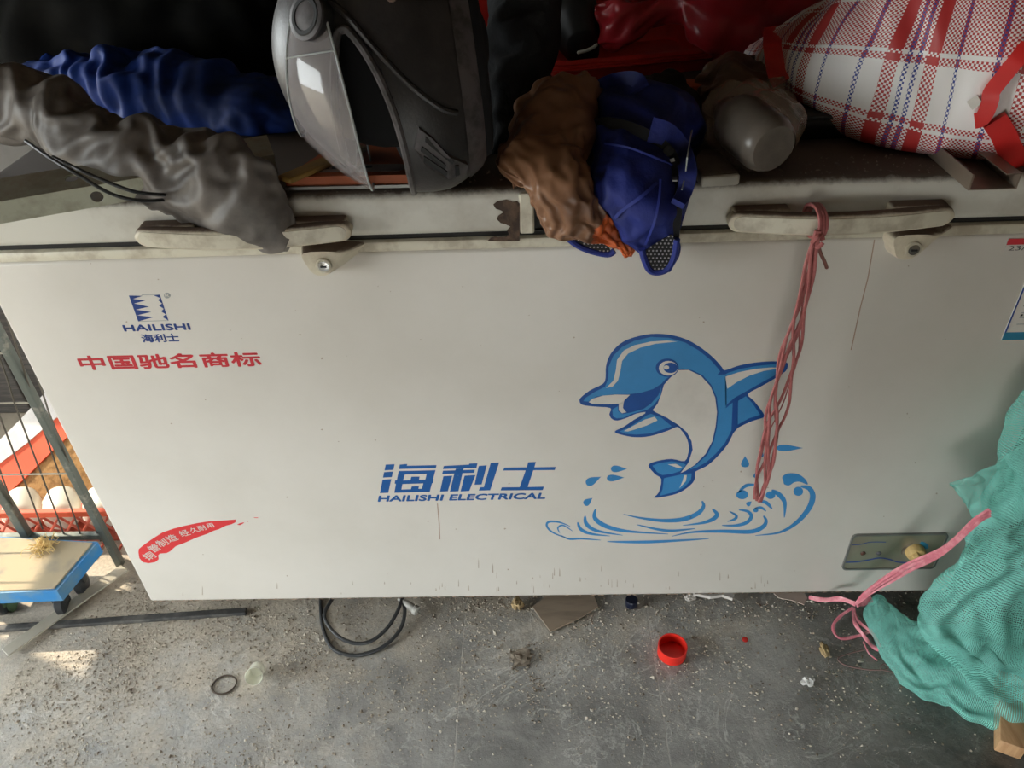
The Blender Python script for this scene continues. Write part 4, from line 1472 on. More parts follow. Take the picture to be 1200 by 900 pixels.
ribbon('strap_edge', M['print_grey'], bp_, [(811, 152), (806, 180), (803, 205), (799, 222)], .0016, .024, .001)
ribbon('grab_strap', M['blue_cloth'], bp_, [(700, 116), (708, 104), (724, 98), (742, 97), (748, 104)], .028, .006, .008, label='blue strap end')
MB().lathe([(.0065, 0), (.0065, .004), (0, .005)], onbag(783, 178, .004), V((0, -.8, .6)), 14).build('zip_slider', M['black'], bp_, smooth=True)
ribbon('zip_pull', M['steel'], bp_, [(787, 186), (791, 200), (791, 211)], .006, .008, .002)
def mesh_panel(poly, name, d, edge=None):
    P = [Yp(a, b, d) for a, b in poly]
    mp = MB().plate([P], (0, -1, 0), .003).build(name, M['mesh_black'], bp_, label='black eyelet mesh')
    xs_ = [p[0] for p in poly]
    ys_ = [p[1] for p in poly]
    eye = MB()
    y = min(ys_) + 3
    r_ = 0
    while y < max(ys_):
        x = min(xs_) + (2.2 if r_ % 2 else 0)
        while x < max(xs_):
            ins = False
            j = len(poly) - 1
            for i in range(len(poly)):
                if ((poly[i][1] > y) != (poly[j][1] > y)) and x < (poly[j][0] - poly[i][0]) * (y - poly[i][1]) / (poly[j][1] - poly[i][1]) + poly[i][0]:
                    ins = not ins
                j = i
            if ins:
                c = Yp(x, y, d - .0034)
                eye.lathe([(.0013, 0), (.0013, .0004), (0, .0005)], c, (0, -1, 0), 6)
            x += 4.6
        y += 4.2
        r_ += 1
    if eye.v:
        eye.build('eyelet', M['mesh_hole'], mp).__setitem__('kind', 'stuff')
    if edge:
        MB().tube(spl([Yp(a, b, d - .002) for a, b in edge], 6), .0045, 8).build('mesh_binding', M['piping_blue'], mp, smooth=True)
mesh_panel([(757, 292), (770, 284), (786, 274), (791, 280), (789, 300), (782, 313), (770, 318), (760, 315), (756, 305)], 'mesh_panel', -.046, [(752, 292), (756, 306), (762, 317), (772, 319), (783, 314), (790, 300), (793, 280)])
mesh_panel([(664, 275), (690, 270), (706, 278), (716, 294), (700, 294), (684, 288)], 'mesh_panel', -.012, [(662, 276), (676, 287), (692, 294), (712, 298), (720, 294)])

# red tray with a ribbed rim
def tray():
    A, B = V((.030, .415, 0)), V((.352, .478, 0))
    d = (B - A).normalized()
    n = V((-d.y, d.x, 0))
    Lx = (B - A).length
    Ly = .26
    root = thing('red_tray', (A.x + Lx / 2, .5, TOP), 'red plastic tray with a ribbed rim behind the blue backpack', 'tray')
    def ring(z, inset, r):
        out = []
        for cx, cy, a0 in ((Lx - r - inset, Ly - r - inset, 0), (r + inset, Ly - r - inset, 90), (r + inset, r + inset, 180), (Lx - r - inset, r + inset, 270)):
            for i in range(7):
                a = math.radians(a0 + 15 * i)
                p = A + d * (cx + r * math.cos(a)) + n * (cy + r * math.sin(a))
                out.append(V((p.x, p.y, z)))
        return out
    z0 = TOP + .001
    prof = [(z0, .022, .03), (z0 + .022, .012, .035), (z0 + .024, -.004, .045), (z0 + .027, -.007, .045), (z0 + .0295, -.004, .045), (z0 + .0315, -.006, .045), (z0 + .034, -.004, .045), (z0 + .036, -.006, .045), (z0 + .040, -.002, .045), (z0 + .040, .006, .04), (z0 + .028, .012, .035), (z0 + .004, .026, .03)]
    vs_, fs = [], []
    K = 28
    for p in prof:
        vs_ += ring(*p)
    for i in range(len(prof) - 1):
        for k in range(K):
            k2 = (k + 1) % K
            fs.append((i * K + k, i * K + k2, (i + 1) * K + k2, (i + 1) * K + k))
    fs.append(list(range(K))[::-1])
    fs.append([(len(prof) - 1) * K + k for k in range(K)])
    MB().add(vs_, fs).build('tray_shell', M['red_plastic'], root, smooth=True, sharp=50)
    return A, d, n, z0
tA, td, tn, tz = tray()
# black shoe-like pouch in the tray
c = Zp(660, 50, TOP + .06)
rows = []
for a, b, d_, t in [((640, -30), (700, -30), .62, .06), ((642, 10), (700, 8), .57, .07), ((648, 40), (704, 35), .52, .06), ((665, 58), (702, 48), .49, .03)]:
    rows.append((Yp(*a, d_), Yp(*b, d_), t, .05))
pz = MB().add(*loft(rows, 30, 30, amp=.008, scale=10, seed=4, facet=.3))
drop_to(pz, TOP + .010)
pouch = pz.build('black_pouch', M['black'], smooth=True, sharp=180, label='black pouch standing in the red tray', cat='pouch')
MB().tube(spl([Yp(a, b, .455) for a, b in ((676, 62), (688, 59), (696, 55), (701, 51))], 6), [.001] + [.003] * 16 + [.001] * 2, 6).build('trim', M['dull_white'], pouch, smooth=True)  # pale arc modelled in place of a highlight on the pouch
# red carton with white lettering
rc0 = Yp(722, 12, .62)
MT = Matrix.Translation(rc0) @ Matrix.Rotation(math.radians(-24), 4, 'Y') @ Matrix.Rotation(math.radians(12), 4, 'Z')
rcx = thing('red_carton', tuple(rc0), 'red carton with white lines leaning in the red tray', 'carton')
MB().rbox((-.035, 0, -.035), (.075, .09, .16), .004, 2, MT).build('carton_body', M['red_plastic'], rcx)
for i in range(4):
    MB().box((-.008 + .002 * i, -.0012, .006 + .007 * i), (.034, 0, .0085 + .007 * i), MT).build('white_line', M['dull_white'], rcx)
# red basin further left
rb = Yp(628, 20, .62)
MB().lathe([(.10, 0), (.125, .10), (.13, .20), (.14, .205), (.14, .212), (.128, .212), (.12, .10), (.095, .006), (0, .006)], (-.075, .83, TOP + .001), (0, 0, 1), 40).build('red_basin', M['red_plastic'], smooth=True, label='tall red basin in the shadow behind the black cloth', cat='basin')

# red plastic bag draped above
rows = []
for a, b, d_, t in [((700, 8), (712, 52), .50, .008), ((740, -5), (742, 44), .48, .02), ((790, -30), (800, 22), .46, .03), ((815, -40), (825, 55), .44, .04), ((850, -45), (848, 62), .42, .05), ((890, -50), (890, 50), .42, .06), ((940, -60), (945, 36), .42, .06), ((985, -60), (985, 18), .42, .05), ((1030, -60), (1030, 0), .44, .02)]:
    rows.append((Yp(*a, d_), Yp(*b, d_), t, .02))
MB().add(*loft(rows, 44, 56, amp=.035, scale=7, seed=11, facet=.8, ru=1.14, rv=1.10, lens=.7, jag=.1)).build('red_plastic_bag', M['red_bag'], smooth=True, sharp=180, label='crumpled shiny red plastic bag above the red tray', cat='plastic bag')

# black shoulder things: dark bundle under the strap, buckle clip, orange plug, white-edged sole
rows = []
for a, b, d_, t in [((745, 112), (800, 108), .30, .03), ((752, 130), (815, 125), .25, .04), ((768, 152), (822, 150), .20, .04), ((795, 172), (828, 172), .16, .03), ((806, 190), (824, 190), .13, .01)]:
    rows.append((Yp(*a, d_), Yp(*b, d_), t, .04))
MB().add(*loft(rows, 30, 36, amp=.014, scale=12, seed=40, facet=.5, ru=1.12, rv=1.06, clamp=clamp_lid)).build('dark_rag', M['black_cloth'], smooth=True, sharp=180, label='dark rag tucked behind the blue backpack strap', cat='rag')
ow = Zp(806, 112, TOP + .02)
MB().lathe([(.0, 0), (.020, .0), (.024, .006), (.024, .012), (.018, .016), (.018, .030), (.021, .032), (.021, .038), (0, .040)], (ow.x, ow.y, TOP + .001), (0, 0, 1), 20).build('orange_stopper', M['fixing_orange'], smooth=True, label='orange plastic stopper in front of the red tray', cat='stopper')
cl = Zp(838, 106, TOP + .03)
clip = thing('black_clip', (cl.x, cl.y, TOP), 'black plastic clip beside the orange stopper', 'clip')
MC = Matrix.Translation((cl.x, cl.y, TOP + .001)) @ Matrix.Rotation(math.radians(25), 4, 'Z')
MB().rbox((-.032, -.014, 0), (.032, .014, .018), .005, 3, MC).build('clip_body', M['black'], clip, smooth=True)
MB().rbox((-.006, -.006, .0182), (.008, .006, .022), .002, 2, MC).build('clip_button', M['dirty_grey'], clip)
sw = Zp(815, 192, TOP + .012)
MB().rbox((-.010, -.022, 0), (.010, .022, .016), .006, 3, Matrix.Translation((sw.x, sw.y + .015, TOP + .001)) @ Matrix.Rotation(math.radians(-25), 4, 'Z')).build('white_plastic_end', M['dull_white'], smooth=True, label='small white plastic end beside the blue backpack', cat='plastic piece')
gw = Zp(846, 214, TOP + .006)
gc = thing('grey_box', (gw.x, gw.y + .04, TOP), 'flat dusty grey case with a white front edge', 'case')
MG = Matrix.Translation((gw.x, gw.y, TOP + .001)) @ Matrix.Rotation(math.radians(7), 4, 'Z')
MB().rbox((-.026, .004, 0), (.022, .085, .016), .004, 3, MG).build('case_body', M['dirty_grey'], gc, smooth=True)
MB().rbox((-.026, -.002, .0005), (.022, .006, .014), .003, 3, MG).build('front_edge', M['dull_white'], gc, smooth=True)

# clear bag holding a milky bottle
jw = Zp(893, 184, TOP + .04)
ja = V((-.30, .90, .10)).normalized()
jc = V((jw.x + .020, jw.y + .028, TOP + .040))
MB().lathe([(0, -.002), (.028, -.002), (.033, .003), (.035, .012)] + [(.035 + (.0014 if i % 2 else 0), .012 + .0045 * i) for i in range(1, 14)] + [(.034, .085), (.020, .10), (.018, .115), (0, .115)], jc, ja, 32).build('ribbed_bottle', M['jar'], smooth=True, label='milky ribbed plastic bottle inside the clear bag', cat='bottle')
rows = []
for a, b, d_, tf, tb in [((905, 92), (934, 88), .20, .006, .006), ((882, 108), (930, 112), .19, .012, .02), ((835, 118), (925, 128), .19, .04, .05), ((826, 140), (930, 146), .15, .048, .05), ((838, 165), (932, 168), .105, .062, .05), ((850, 185), (922, 186), .065, .055, .04), ((864, 202), (900, 204), .04, .028, .02), ((874, 216), (886, 216), .025, .004, .004)]:
    rows.append((Yp(*a, d_), Yp(*b, d_), tf, tb))
MB().add(*loft(rows, 48, 60, amp=.012, scale=12, seed=17, facet=.8, ru=1.12, rv=1.10, clamp=clamp_lid)).build('clear_bag', M['clear_bag'], smooth=True, sharp=180, label='knotted clear plastic bag around the milky bottle', cat='plastic bag')
# brown bits in its back half
rows = []
for a, b, d_, t in [((828, 85), (900, 80), .32, .02), ((818, 100), (915, 95), .28, .03), ((825, 118), (905, 112), .24, .03), ((840, 128), (890, 125), .22, .01)]:
    rows.append((Yp(*a, d_), Yp(*b, d_), t, .03))
MB().add(*loft(rows, 36, 33, amp=.02, scale=12, seed=9, facet=.7, ru=1.12, rv=1.1, clamp=clamp_lid)).build('brown_wrapper', mat('brown_wrapper', (.15, .095, .065), .4, var=(.08, .05, .04), vscale=14), smooth=True, sharp=180, label='crumpled brown wrapper behind the clear bag', cat='wrapper')

# black tray under the checked bag
b0, b1 = Zp(930, 168, TOP), Zp(1062, 186, TOP)
bt = thing('black_tray', ((b0.x + b1.x) / 2, .2, TOP), 'shallow glossy black tray beneath the checked bag', 'tray')
MB().rbox((b0.x + .005, b0.y + .005, TOP + .001), (b1.x + .06, b0.y + .20, TOP + .034), .006, 3).build('tray_body', mat('gloss_black', (.008, .008, .009), .25), bt, smooth=True)
MB().rbox((b0.x, b0.y, TOP + .031), (b1.x + .066, b0.y + .206, TOP + .037), .002, 2).build('tray_rim', M['black'], bt, smooth=True)

# checked woven bag
pb = thing('checked_bag', (.62, .2, TOP), 'red white and blue checked woven bag at the right end', 'bag')
prow = []
for a, b, d_, tf, tb in [((868, 52), (866, 66), .40, .01, .02), ((905, 34), (905, 84), .36, .05, .05), ((950, 8), (938, 108), .31, .085, .06), ((1012, -28), (992, 142), .24, .115, .07), ((1082, -62), (1052, 172), .18, .13, .08), ((1150, -84), (1122, 191), .14, .13, .09), ((1225, -95), (1196, 199), .11, .12, .09), ((1300, -90), (1270, 192), .10, .09, .08), ((1345, -60), (1330, 150), .10, .03, .03)]:
    prow.append((Yp(*a, d_), Yp(*b, d_), tf, tb))
vs_, fs_, uv_ = loft(prow, 50, 72, amp=.026, scale=4.0, seed=23, facet=.5, ex=.85, ru=1.03, rv=1.03, clamp=clamp_lid, kb=.8, smooth=2)
for p in vs_:
    if p.z < TOP + .004:
        p.z = TOP + .004
uv_ = [(v * 5.0 - u * .5, u * 3.0 + .35 + v * .4) for u, v in uv_]
pg = MB().add(vs_, fs_, uv_)
pbody = pg.build('bag_body', M['plaid'], pb, smooth=True, sharp=180)
BVP = BVHTree.FromPolygons([v for v in pg.v], pg.f)
M['trim_red'] = mat('red_trim', (.62, .022, .02), .4)
ribbon('trim_band', M['trim_red'], pb, [(914, 30), (914, 45), (916, 62), (919, 80), (924, 91)], .046, .003, .003, 'plain red band near its left end', BVP, .3)
ribbon('trim_band', M['trim_red'], pb, [(1206, 52), (1190, 72), (1174, 92), (1162, 108), (1160, 120), (1152, 138), (1142, 142)], .018, .012, .010, 'red corner piping', BVP, .05)
ribbon('trim_band', M['trim_red'], pb, [(1166, 142), (1176, 158), (1184, 176), (1196, 188), (1212, 194)], .026, .010, .008, 'red corner piping', BVP, .04)
ribbon('brand_tag', M['print_white'], pb, [(1136, 124), (1148, 116)], .012, .006, .001, 'small white tag', BVP, .05)

# metal channel on the lid
c0 = Zp(1131, 221, TOP)
c1 = Zp(1191, 222, TOP)
cw = c1.x - c0.x
yc = min(c0.y, c1.y)
ch = MB()
ch.box((c0.x, yc, TOP + .0005), (c1.x, yc + .42, TOP + .002))
ch.box((c0.x, yc, TOP + .002), (c0.x + .002, yc + .42, TOP + .020))
ch.box((c1.x - .002, yc, TOP + .002), (c1.x, yc + .42, TOP + .020))
ch.box((c1.x - .018, yc, TOP + .0185), (c1.x - .002, yc + .42, TOP + .020))
ch.build('metal_channel', M['channel'], label='bronze metal channel poking out beneath the checked bag', cat='metal channel')

# pink twine bundle hanging plumb from the right handle
tw = thing('twine_bundle', tuple(Yp(890, 588, -.047)), 'faded pink twine bundle hanging from the right handle', 'twine')
top = Yp(963, 262, -.05)
zt, zb = .826, Yp(890, 588, -.047).z
for s_ in range(9):
    pts = []
    ph = random.uniform(0, 6.28)
    for i in range(34):
        t = i / 33
        z = zt + (zb - zt) * t * random.uniform(.985, 1.0)
        sp_w = .004 + .011 * math.sin(math.pi * min(1, t * .98) ** 1.2) + .003 * t
        pts.append(V((top.x - .004 + sp_w * math.sin(ph + t * 7 + s_) * .8 + .0012 * math.sin(31 * t + s_), -.050 + .004 * math.cos(ph + t * 5), z)))
    MB().tube(spl(pts, 2), .0023 if s_ < 6 else .0010, 6).build('strand', M['rope_pink'], tw, smooth=True)
lp = [V((top.x + .003 * math.cos(a), -.026 - .024 * math.cos(a), .8265 + .0195 * math.sin(a))) for a in [2 * math.pi * i / 24 for i in range(24)]]
for dx in (-.004, 0, .004):
    MB().tube([p + V((dx, 0, 0)) for p in lp], .0026, 6, True).build('loop', M['rope_pink'], tw, smooth=True)
kn = Yp(958, 281, -.052)
MB().tube(spl([kn + V((.006 * math.cos(a), .004 * math.sin(2 * a) - .002, .008 * math.sin(a))) for a in (0, 1, 2, 3, 4, 5, 6)], 5), .003, 6).build('knot', M['rope_pink'], tw, smooth=True)
MB().tube(spl([kn, Yp(961, 295, -.05), Yp(966, 306, -.048), Yp(969, 314, -.046)], 5), .0022, 6).build('loose_end', mat('brown_twine', (.25, .10, .08), .6), tw, smooth=True)

# ------------------------------------------------------------------ green netting at the right
wood = thing
wb0, wb1 = Zp(1178, 866, .02), V((.92, .10, .02))
wd = (wb1 - wb0).normalized()
MW = Matrix.Translation(V((wb0.x + .008, wb0.y, .0185))) @ wd.to_track_quat('Y', 'Z').to_matrix().to_4x4()
MB().rbox((-.019, -.02, -.016), (.019, .12, .016), .0025, 2, MW).build('wooden_stick', M['wood'], smooth=True, label='raw wooden stick end poking out below the green netting', cat='stick')

net = thing('green_net', (.74, -.1, 0), 'crumpled green netting heaped at the freezer corner', 'netting')
rows = []
for a, b, d_, tf, tb in [((1204, 440), (1262, 430), -.035, .01, .01), ((1192, 470), (1270, 470), -.05, .03, .015), ((1180, 515), (1280, 520), -.06, .045, .02), ((1166, 560), (1280, 570), -.07, .05, .025), ((1150, 605), (1280, 620), -.08, .055, .03), ((1130, 645), (1270, 665), -.09, .055, .035),
                         ((1106, 690), (1260, 705), -.10, .055, .04), ((1088, 722), (1250, 740), -.11, .05, .05), ((1090, 745), (1240, 775), -.13, .05, .05), ((1120, 775), (1230, 815), -.16, .04, .04), ((1160, 820), (1225, 848), -.20, .03, .03), ((1172, 846), (1225, 858), -.215, .012, .012)]:
    rows.append((Yp(*a, d_), Yp(*b, d_), tf, tb))
v_, f_, u_ = loft(rows, 60, 88, amp=.035, scale=5, seed=51, facet=.75, ex=.9, ru=1.20, rv=1.04, clamp=clamp_floor, jag=.08)
g = MB().add(v_, f_, u_)
for p in g.v:
    p.z = max(p.z, .002)
    if p.x < HW + .004 and p.y > -.004:
        p.y = -.004
g.build('net_heap', M['net'], net, smooth=True, sharp=180)
rows = []
for a, b, h, tf, tb in [((1225, 745), (1225, 858), .06, .03, .03), ((1165, 735), (1160, 847), .05, .03, .03), ((1120, 738), (1110, 824), .045, .03, .025), ((1088, 738), (1075, 804), .04, .028, .022), ((1062, 728), (1048, 784), .035, .024, .02), ((1045, 712), (1028, 758), .03, .02, .016), ((1034, 700), (1014, 730), .03, .014, .012), ((1030, 700), (1012, 715), .025, .006, .006)]:
    rows.append((Zp(*a, h), Zp(*b, max(.006, h * .35)), tf, tb))
v_, f_, u_ = loft(rows, 48, 63, amp=.026, scale=7, seed=57, facet=.75, ex=.9, ru=1.18, rv=1.05, clamp=clamp_floor, jag=.12)
g = MB().add(v_, f_, u_)
for p in g.v:
    p.z = max(p.z, .002)
g.build('net_tail', M['net'], net, smooth=True, sharp=180, label='trailing end of the netting')
rows = []
for a, b, d_, t in [((1112, 566), (1118, 573), -.075, .002), ((1140, 556), (1132, 592), -.08, .004), ((1168, 543), (1146, 610), -.085, .006), ((1200, 520), (1178, 612), -.088, .006), ((1225, 505), (1200, 610), -.085, .003)]:
    rows.append((Yp(*a, d_), Yp(*b, d_), t, .004))
g = MB().add(*loft(rows, 30, 36, amp=.012, scale=11, seed=60, facet=.6, ru=1.08, rv=1.06, clamp=clamp_floor, lens=.8))
for p in g.v:
    if p.y > -.004:
        p.y = -.004
g.build('net_flap', M['net'], net, smooth=True, sharp=180)
# pink ribbon twine tied across the net and trailing on the floor
rb_ = thing('pink_ribbon_twine', tuple(Zp(1000, 715, 0)), 'bright pink ribbon twine tied to the netting and trailing on the floor', 'twine')
def strip3(pts, w, name='strand', th=.0012, m='rope_hot'):
    P = spl(pts, 8)
    n = len(P)
    vs_ = []
    for i in range(n):
        D = (P[min(i + 1, n - 1)] - P[max(i - 1, 0)]).normalized()
        N = (CAM - P[i]).normalized()
        S = D.cross(N).normalized()
        tw_ = .6 * math.sin(i * .35)
        S2 = S * math.cos(tw_) + N * math.sin(tw_)
        N2 = S2.cross(D)
        vs_ += [P[i] - S2 * w / 2, P[i] + N2 * th, P[i] + S2 * w / 2, P[i] - N2 * th]
    fs = []
    for i in range(n - 1):
        for k in range(4):
            k2 = (k + 1) % 4
            fs.append((i * 4 + k, i * 4 + k2, i * 4 + 4 + k2, i * 4 + 4 + k))
    fs += [(0, 1, 2, 3), tuple((n - 1) * 4 + k for k in (3, 2, 1, 0))]
    return MB().add(vs_, fs).build(name, M[m], rb_, smooth=True)
for o in (0, 3.2, -2.6):
    strip3([Yp(1160, 600 + o, -.145), Yp(1142, 612 + o, -.14), Yp(1105, 645 + o, -.10), Yp(1060, 667 + o * 1.6, -.065), Yp(1020, 692 + o, -.05), Yp(1003, 708, -.045)], .0065)
strip3([Yp(1003, 708, -.045), Yp(985, 702, -.03), Yp(965, 703, -.01), Yp(948, 700, .01)], .009)
strip3([Zp(1003, 708, .03), Zp(1010, 706, .03), Zp(1022, 702, .03)], .014, 'knot')
k0 = Zp(1000, 712, .02)
strip3([k0, Zp(985, 722, .012), Zp(976, 735, .006), Zp(985, 748, .004), Zp(1010, 744, .005), Zp(1022, 738, .01)], .006)
strip3([k0, Zp(1002, 730, .012), Zp(1012, 745, .008), Zp(1022, 757, .006), Zp(1030, 762, .006)], .007)
strip3([k0, Zp(1006, 728, .012), Zp(1022, 742, .010), Zp(1032, 758, .006)], .006)
strip3([Zp(1012, 752, .005), Zp(1018, 765, .004), Zp(1028, 774, .003)], .003)
MB().tube(spl([Zp(1020, 760, .004), Zp(995, 766, .003), Zp(982, 772, .003), Zp(992, 780, .003), Zp(1020, 785, .003), Zp(1040, 784, .003), Zp(1036, 778, .003), Zp(1032, 784, .003), Zp(1048, 788, .003)], 6), .0011, 6).build('thin_loop', mat('dull_pink', (.22, .13, .12), .6), rb_, smooth=True)

# ------------------------------------------------------------------ small things on the floor
# red lid lying open side up
rc = Zp(787, 766, .0)
MB().lathe([(0, .0006), (.0245, .0006), (.0262, .002), (.0262, .021), (.0268, .0235), (.0262, .0255), (.0242, .0255), (.0236, .021), (.0236, .003), (0, .003)], (rc.x, rc.y, 0), (0, 0, 1), 44).build('bottle_top', M['red_cap'], smooth=True, sharp=35, label='bright red plastic cap lying open side up on the floor', cat='cap')
rd = Zp(873, 750, 0)
MB().lathe([(0, .0005), (.0052, .0005), (.0055, .002), (.003, .003), (0, .003)], (rd.x, rd.y, 0), (0, 0, 1), 14).build('red_disc', M['red_plastic'], smooth=True, label='tiny dull red disc right of the red cap', cat='disc')
# translucent cup on its side
cu = Zp(300, 798, .014)
ax = V((.18, -.78, .60)).normalized()
cc = V((cu.x + .002, cu.y - .004, .0175))
g = MB().lathe([(0, -.042), (.011, -.042), (.0135, -.038), (.0125, -.026), (.0128, -.012), (.0150, -.004), (.0158, 0), (.0150, .001), (.0138, -.004), (.0115, -.014), (.0110, -.026), (.0110, -.034), (0, -.035)], cc, ax, 28)
mz = min(p.z for p in g.v)
for p in g.v:
    p.z += .0006 - mz
g.build('plastic_cup', M['glass'], smooth=True, label='tiny frosted plastic cup lying on the dusty floor', cat='cup')
ri = Zp(263, 803, 0)
MB().tube([V((ri.x + .0215 * math.cos(a) * (1 + .05 * math.sin(2 * a)), ri.y + .0185 * math.sin(a), .002)) for a in [2 * math.pi * i / 40 for i in range(40)]], .0015, 8, True).build('rubber_ring', M['ring'], smooth=True, label='thin brown ring lying left of the frosted cup', cat='ring')
# power cable coming out from under the freezer
pc = thing('power_cable', tuple(Zp(430, 745, 0)), 'grey power cable coiled out from under the freezer', 'cable')
pts = [(376, 690, .004), (376, 715, .004), (379, 738, .004), (390, 760, .004), (415, 768, .004), (445, 760, .005), (466, 742, .010), (474, 722, .016), (472, 704, .02), (460, 690, .02)]
MB().tube(spl([Zp(a, b, h) for a, b, h in pts], 8), .0036, 10).build('cord', M['cable'], pc, smooth=True)
pts = [(398, 688, .02), (388, 704, .02), (380, 722, .02), (392, 742, .016), (412, 753, .013), (433, 752, .012), (452, 738, .014), (465, 718, .018), (472, 700, .02), (478, 688, .02)]
MB().tube(spl([Zp(a, b, h + .003) for a, b, h in pts], 8), .0036, 10).build('cord', M['cable'], pc, smooth=True)
pa, pb2 = Zp(474, 706, .020), Zp(497, 722, .012)
pd = (pb2 - pa).normalized()
MB().lathe([(.004, -.015), (.005, 0), (.0075, .004), (.008, .018), (.007, .022), (.0095, .024), (.0095, .032), (0, .033)], pa, pd, 16).build('plug', M['plug'], pc, smooth=True)
MB().box((-.0002, -.003, .032), (.0008, .003, .042), Matrix.Translation(pa) @ pd.to_track_quat('Z', 'Y').to_matrix().to_4x4()).build('plug_pin', M['chrome'], pc)
# cardboard scrap: layered sheet with flutes
cb = [Zp(a, b, .003) for a, b in [(624, 712), (640, 700), (668, 694), (694, 694), (701, 712), (678, 726), (652, 738), (645, 741)]]
cs = MB().plate([cb], up, .0035)
cs.build('cardboard_scrap', M['cardboard'], label='torn cardboard scrap sticking out under the freezer', cat='cardboard')
for k, (a, b) in enumerate([((632, 722), (690, 699)), ((640, 734), (698, 708))]):
    pass
nb = Zp(740, 712, 0)
MB().lathe([(0, .0005), (.011, .0005), (.012, .002), (.012, .016), (.011, .018), (0, .018)], (nb.x, nb.y + .006, 0), (0, 0, 1), 24).build('navy_cap', M['navy_cap'], smooth=True, label='small navy bottle cap at the freezer foot', cat='cap')

def lump(name, m, px, py, w, d, h, seed, label, cat, n=10, amp=.35, z=0):
    c = Zp(px, py, z)
    bm = bmesh.new()
    bmesh.ops.create_icosphere(bm, subdivisions=3, radius=1)
    for v in bm.verts:
        q = v.co * (1 + amp * noise.noise(v.co * 1.6 + V((seed, 0, 0))) * 2 + amp * .6 * noise.noise(v.co * 4 + V((seed, 3, 0))))
        v.co = V((c.x + q.x * w, c.y + q.y * d, z + max(.0005, h * .8 + q.z * h)))
    return MB().addbm(bm).build(name, m, smooth=True, sharp=30, label=label, cat=cat)
lump('fluff_clump', M['fluff'], 607, 711, .010, .012, .010, 2, 'tan fluff clump beside the cardboard scrap', 'fluff')
lump('tissue_wad', M['tissue'], 946, 800, .010, .008, .007, 5, 'small crumpled white tissue on the dark floor', 'tissue')
lump('dry_leaf_wad', M['fluff'], 966, 763, .008, .014, .006, 9, 'curled dry leaf near the pink ribbon twine', 'leaf')
lump('rubble_heap', M['rubble_dark'], 612, 772, .018, .016, .007, 12, 'little heap of brown rubble below the cardboard scrap', 'rubble', amp=.5)
lump('foam_crumb', M['foam'], 808, 702, .010, .007, .006, 15, 'white foam crumb at the freezer foot, left of the foam strip', 'foam')
g = MB()
P = [Zp(a, b, .01) for a, b in [(812, 698), (832, 702), (846, 700), (858, 704), (862, 695), (836, 692), (814, 692)]]
g.plate([P], up, .008)
g.build('foam_strip', M['foam'], label='broken strip of white foam under the freezer edge', cat='foam')
P = [Zp(a, b, .02) for a, b in [(905, 694), (912, 701), (928, 704), (942, 709), (946, 701), (940, 692), (915, 689)]]
MB().plate([P], V((0, -.2, 1)).normalized(), .002).build('paper_scrap', M['pink_paper'], label='dirty pink paper scrap between foam strip and pink twine', cat='paper')

# loose grit and crumbs over the floor
gr = [MB(), MB()]
def crumb(mb, x, y, r):
    P = []
    a0 = random.uniform(0, 6.28)
    for k in range(4):
        a = a0 + k * math.pi / 2 + random.uniform(-.4, .4)
        P.append((x + math.cos(a) * r * random.uniform(.6, 1.3), y + math.sin(a) * r * random.uniform(.5, 1.1), r * random.uniform(.1, .5)))
    P.append((x + random.uniform(-.3, .3) * r, y + random.uniform(-.3, .3) * r, r * random.uniform(.6, 1.3)))
    P.append((x, y, 0.0))
    mb.add(P, [(0, 1, 4), (1, 2, 4), (2, 3, 4), (3, 0, 4), (1, 0, 5), (2, 1, 5), (3, 2, 5), (0, 3, 5)])
cnt = 0
while cnt < 14000:
    x = random.uniform(-.98, .82)
    y = random.uniform(-.34, .06)
    den = .12 + .75 * max(0, min(1, (y + .24) / .24)) + .35 * max(0, min(1, (-.05 - x) / .5))
    den *= .35 + 1.3 * max(0, noise.noise(V((x * 7, y * 7, 3.3))) + .35)
    if random.random() > den:
        continue
    r = .0009 + .0022 * random.random() ** 3 + (.0026 if random.random() < .015 else 0)
    if x > .38 and random.random() < .55:
        continue
    crumb(gr[0] if random.random() < (.9 if x < .38 else .45) else gr[1], x, y, r)
    cnt += 1
for cx_, cy_, sx_, sy_, n_, k_ in ((612, 772, .014, .014, 130, .5), (628, 812, .010, .03, 90, .7), (575, 708, .05, .012, 160, .7), (155, 690, .03, .03, 160, .9), (880, 715, .12, .015, 200, .8), (330, 745, .09, .04, 260, .9), (965, 800, .04, .06, 120, .5)):
    c_ = Zp(cx_, cy_, 0)
    for i in range(n_):
        crumb(gr[0] if random.random() < k_ else gr[1], c_.x + random.gauss(0, sx_), c_.y + random.gauss(0, sy_), .0012 + .0026 * random.random() ** 2)
gr[0].build('floor_grit', M['rubble'], label='pale grit and crumbs scattered over the floor', cat='grit', kind='stuff')
gr[1].build('floor_debris', M['rubble_dark'], label='dark crumbs of dirt scattered over the floor', cat='dirt', kind='stuff')
# dirt crumbs lying on the lid edge
gl = MB()
for i in range(900):
    x, y = random.uniform(-.75, .75), random.uniform(.004, .07) ** 1.0
    if abs(x - .013) < .02:
        continue
    n0 = len(gl.v)
    crumb(gl, x, y, .0006 + .0016 * random.random() ** 2)
    for p in gl.v[n0:]:
        p.z += TOP - (.0015 if y < .01 else 0)
gl.build('lid_crumbs', M['rubble_dark'], label='brown crumbs of dirt along the lid edge', cat='dirt', kind='stuff')

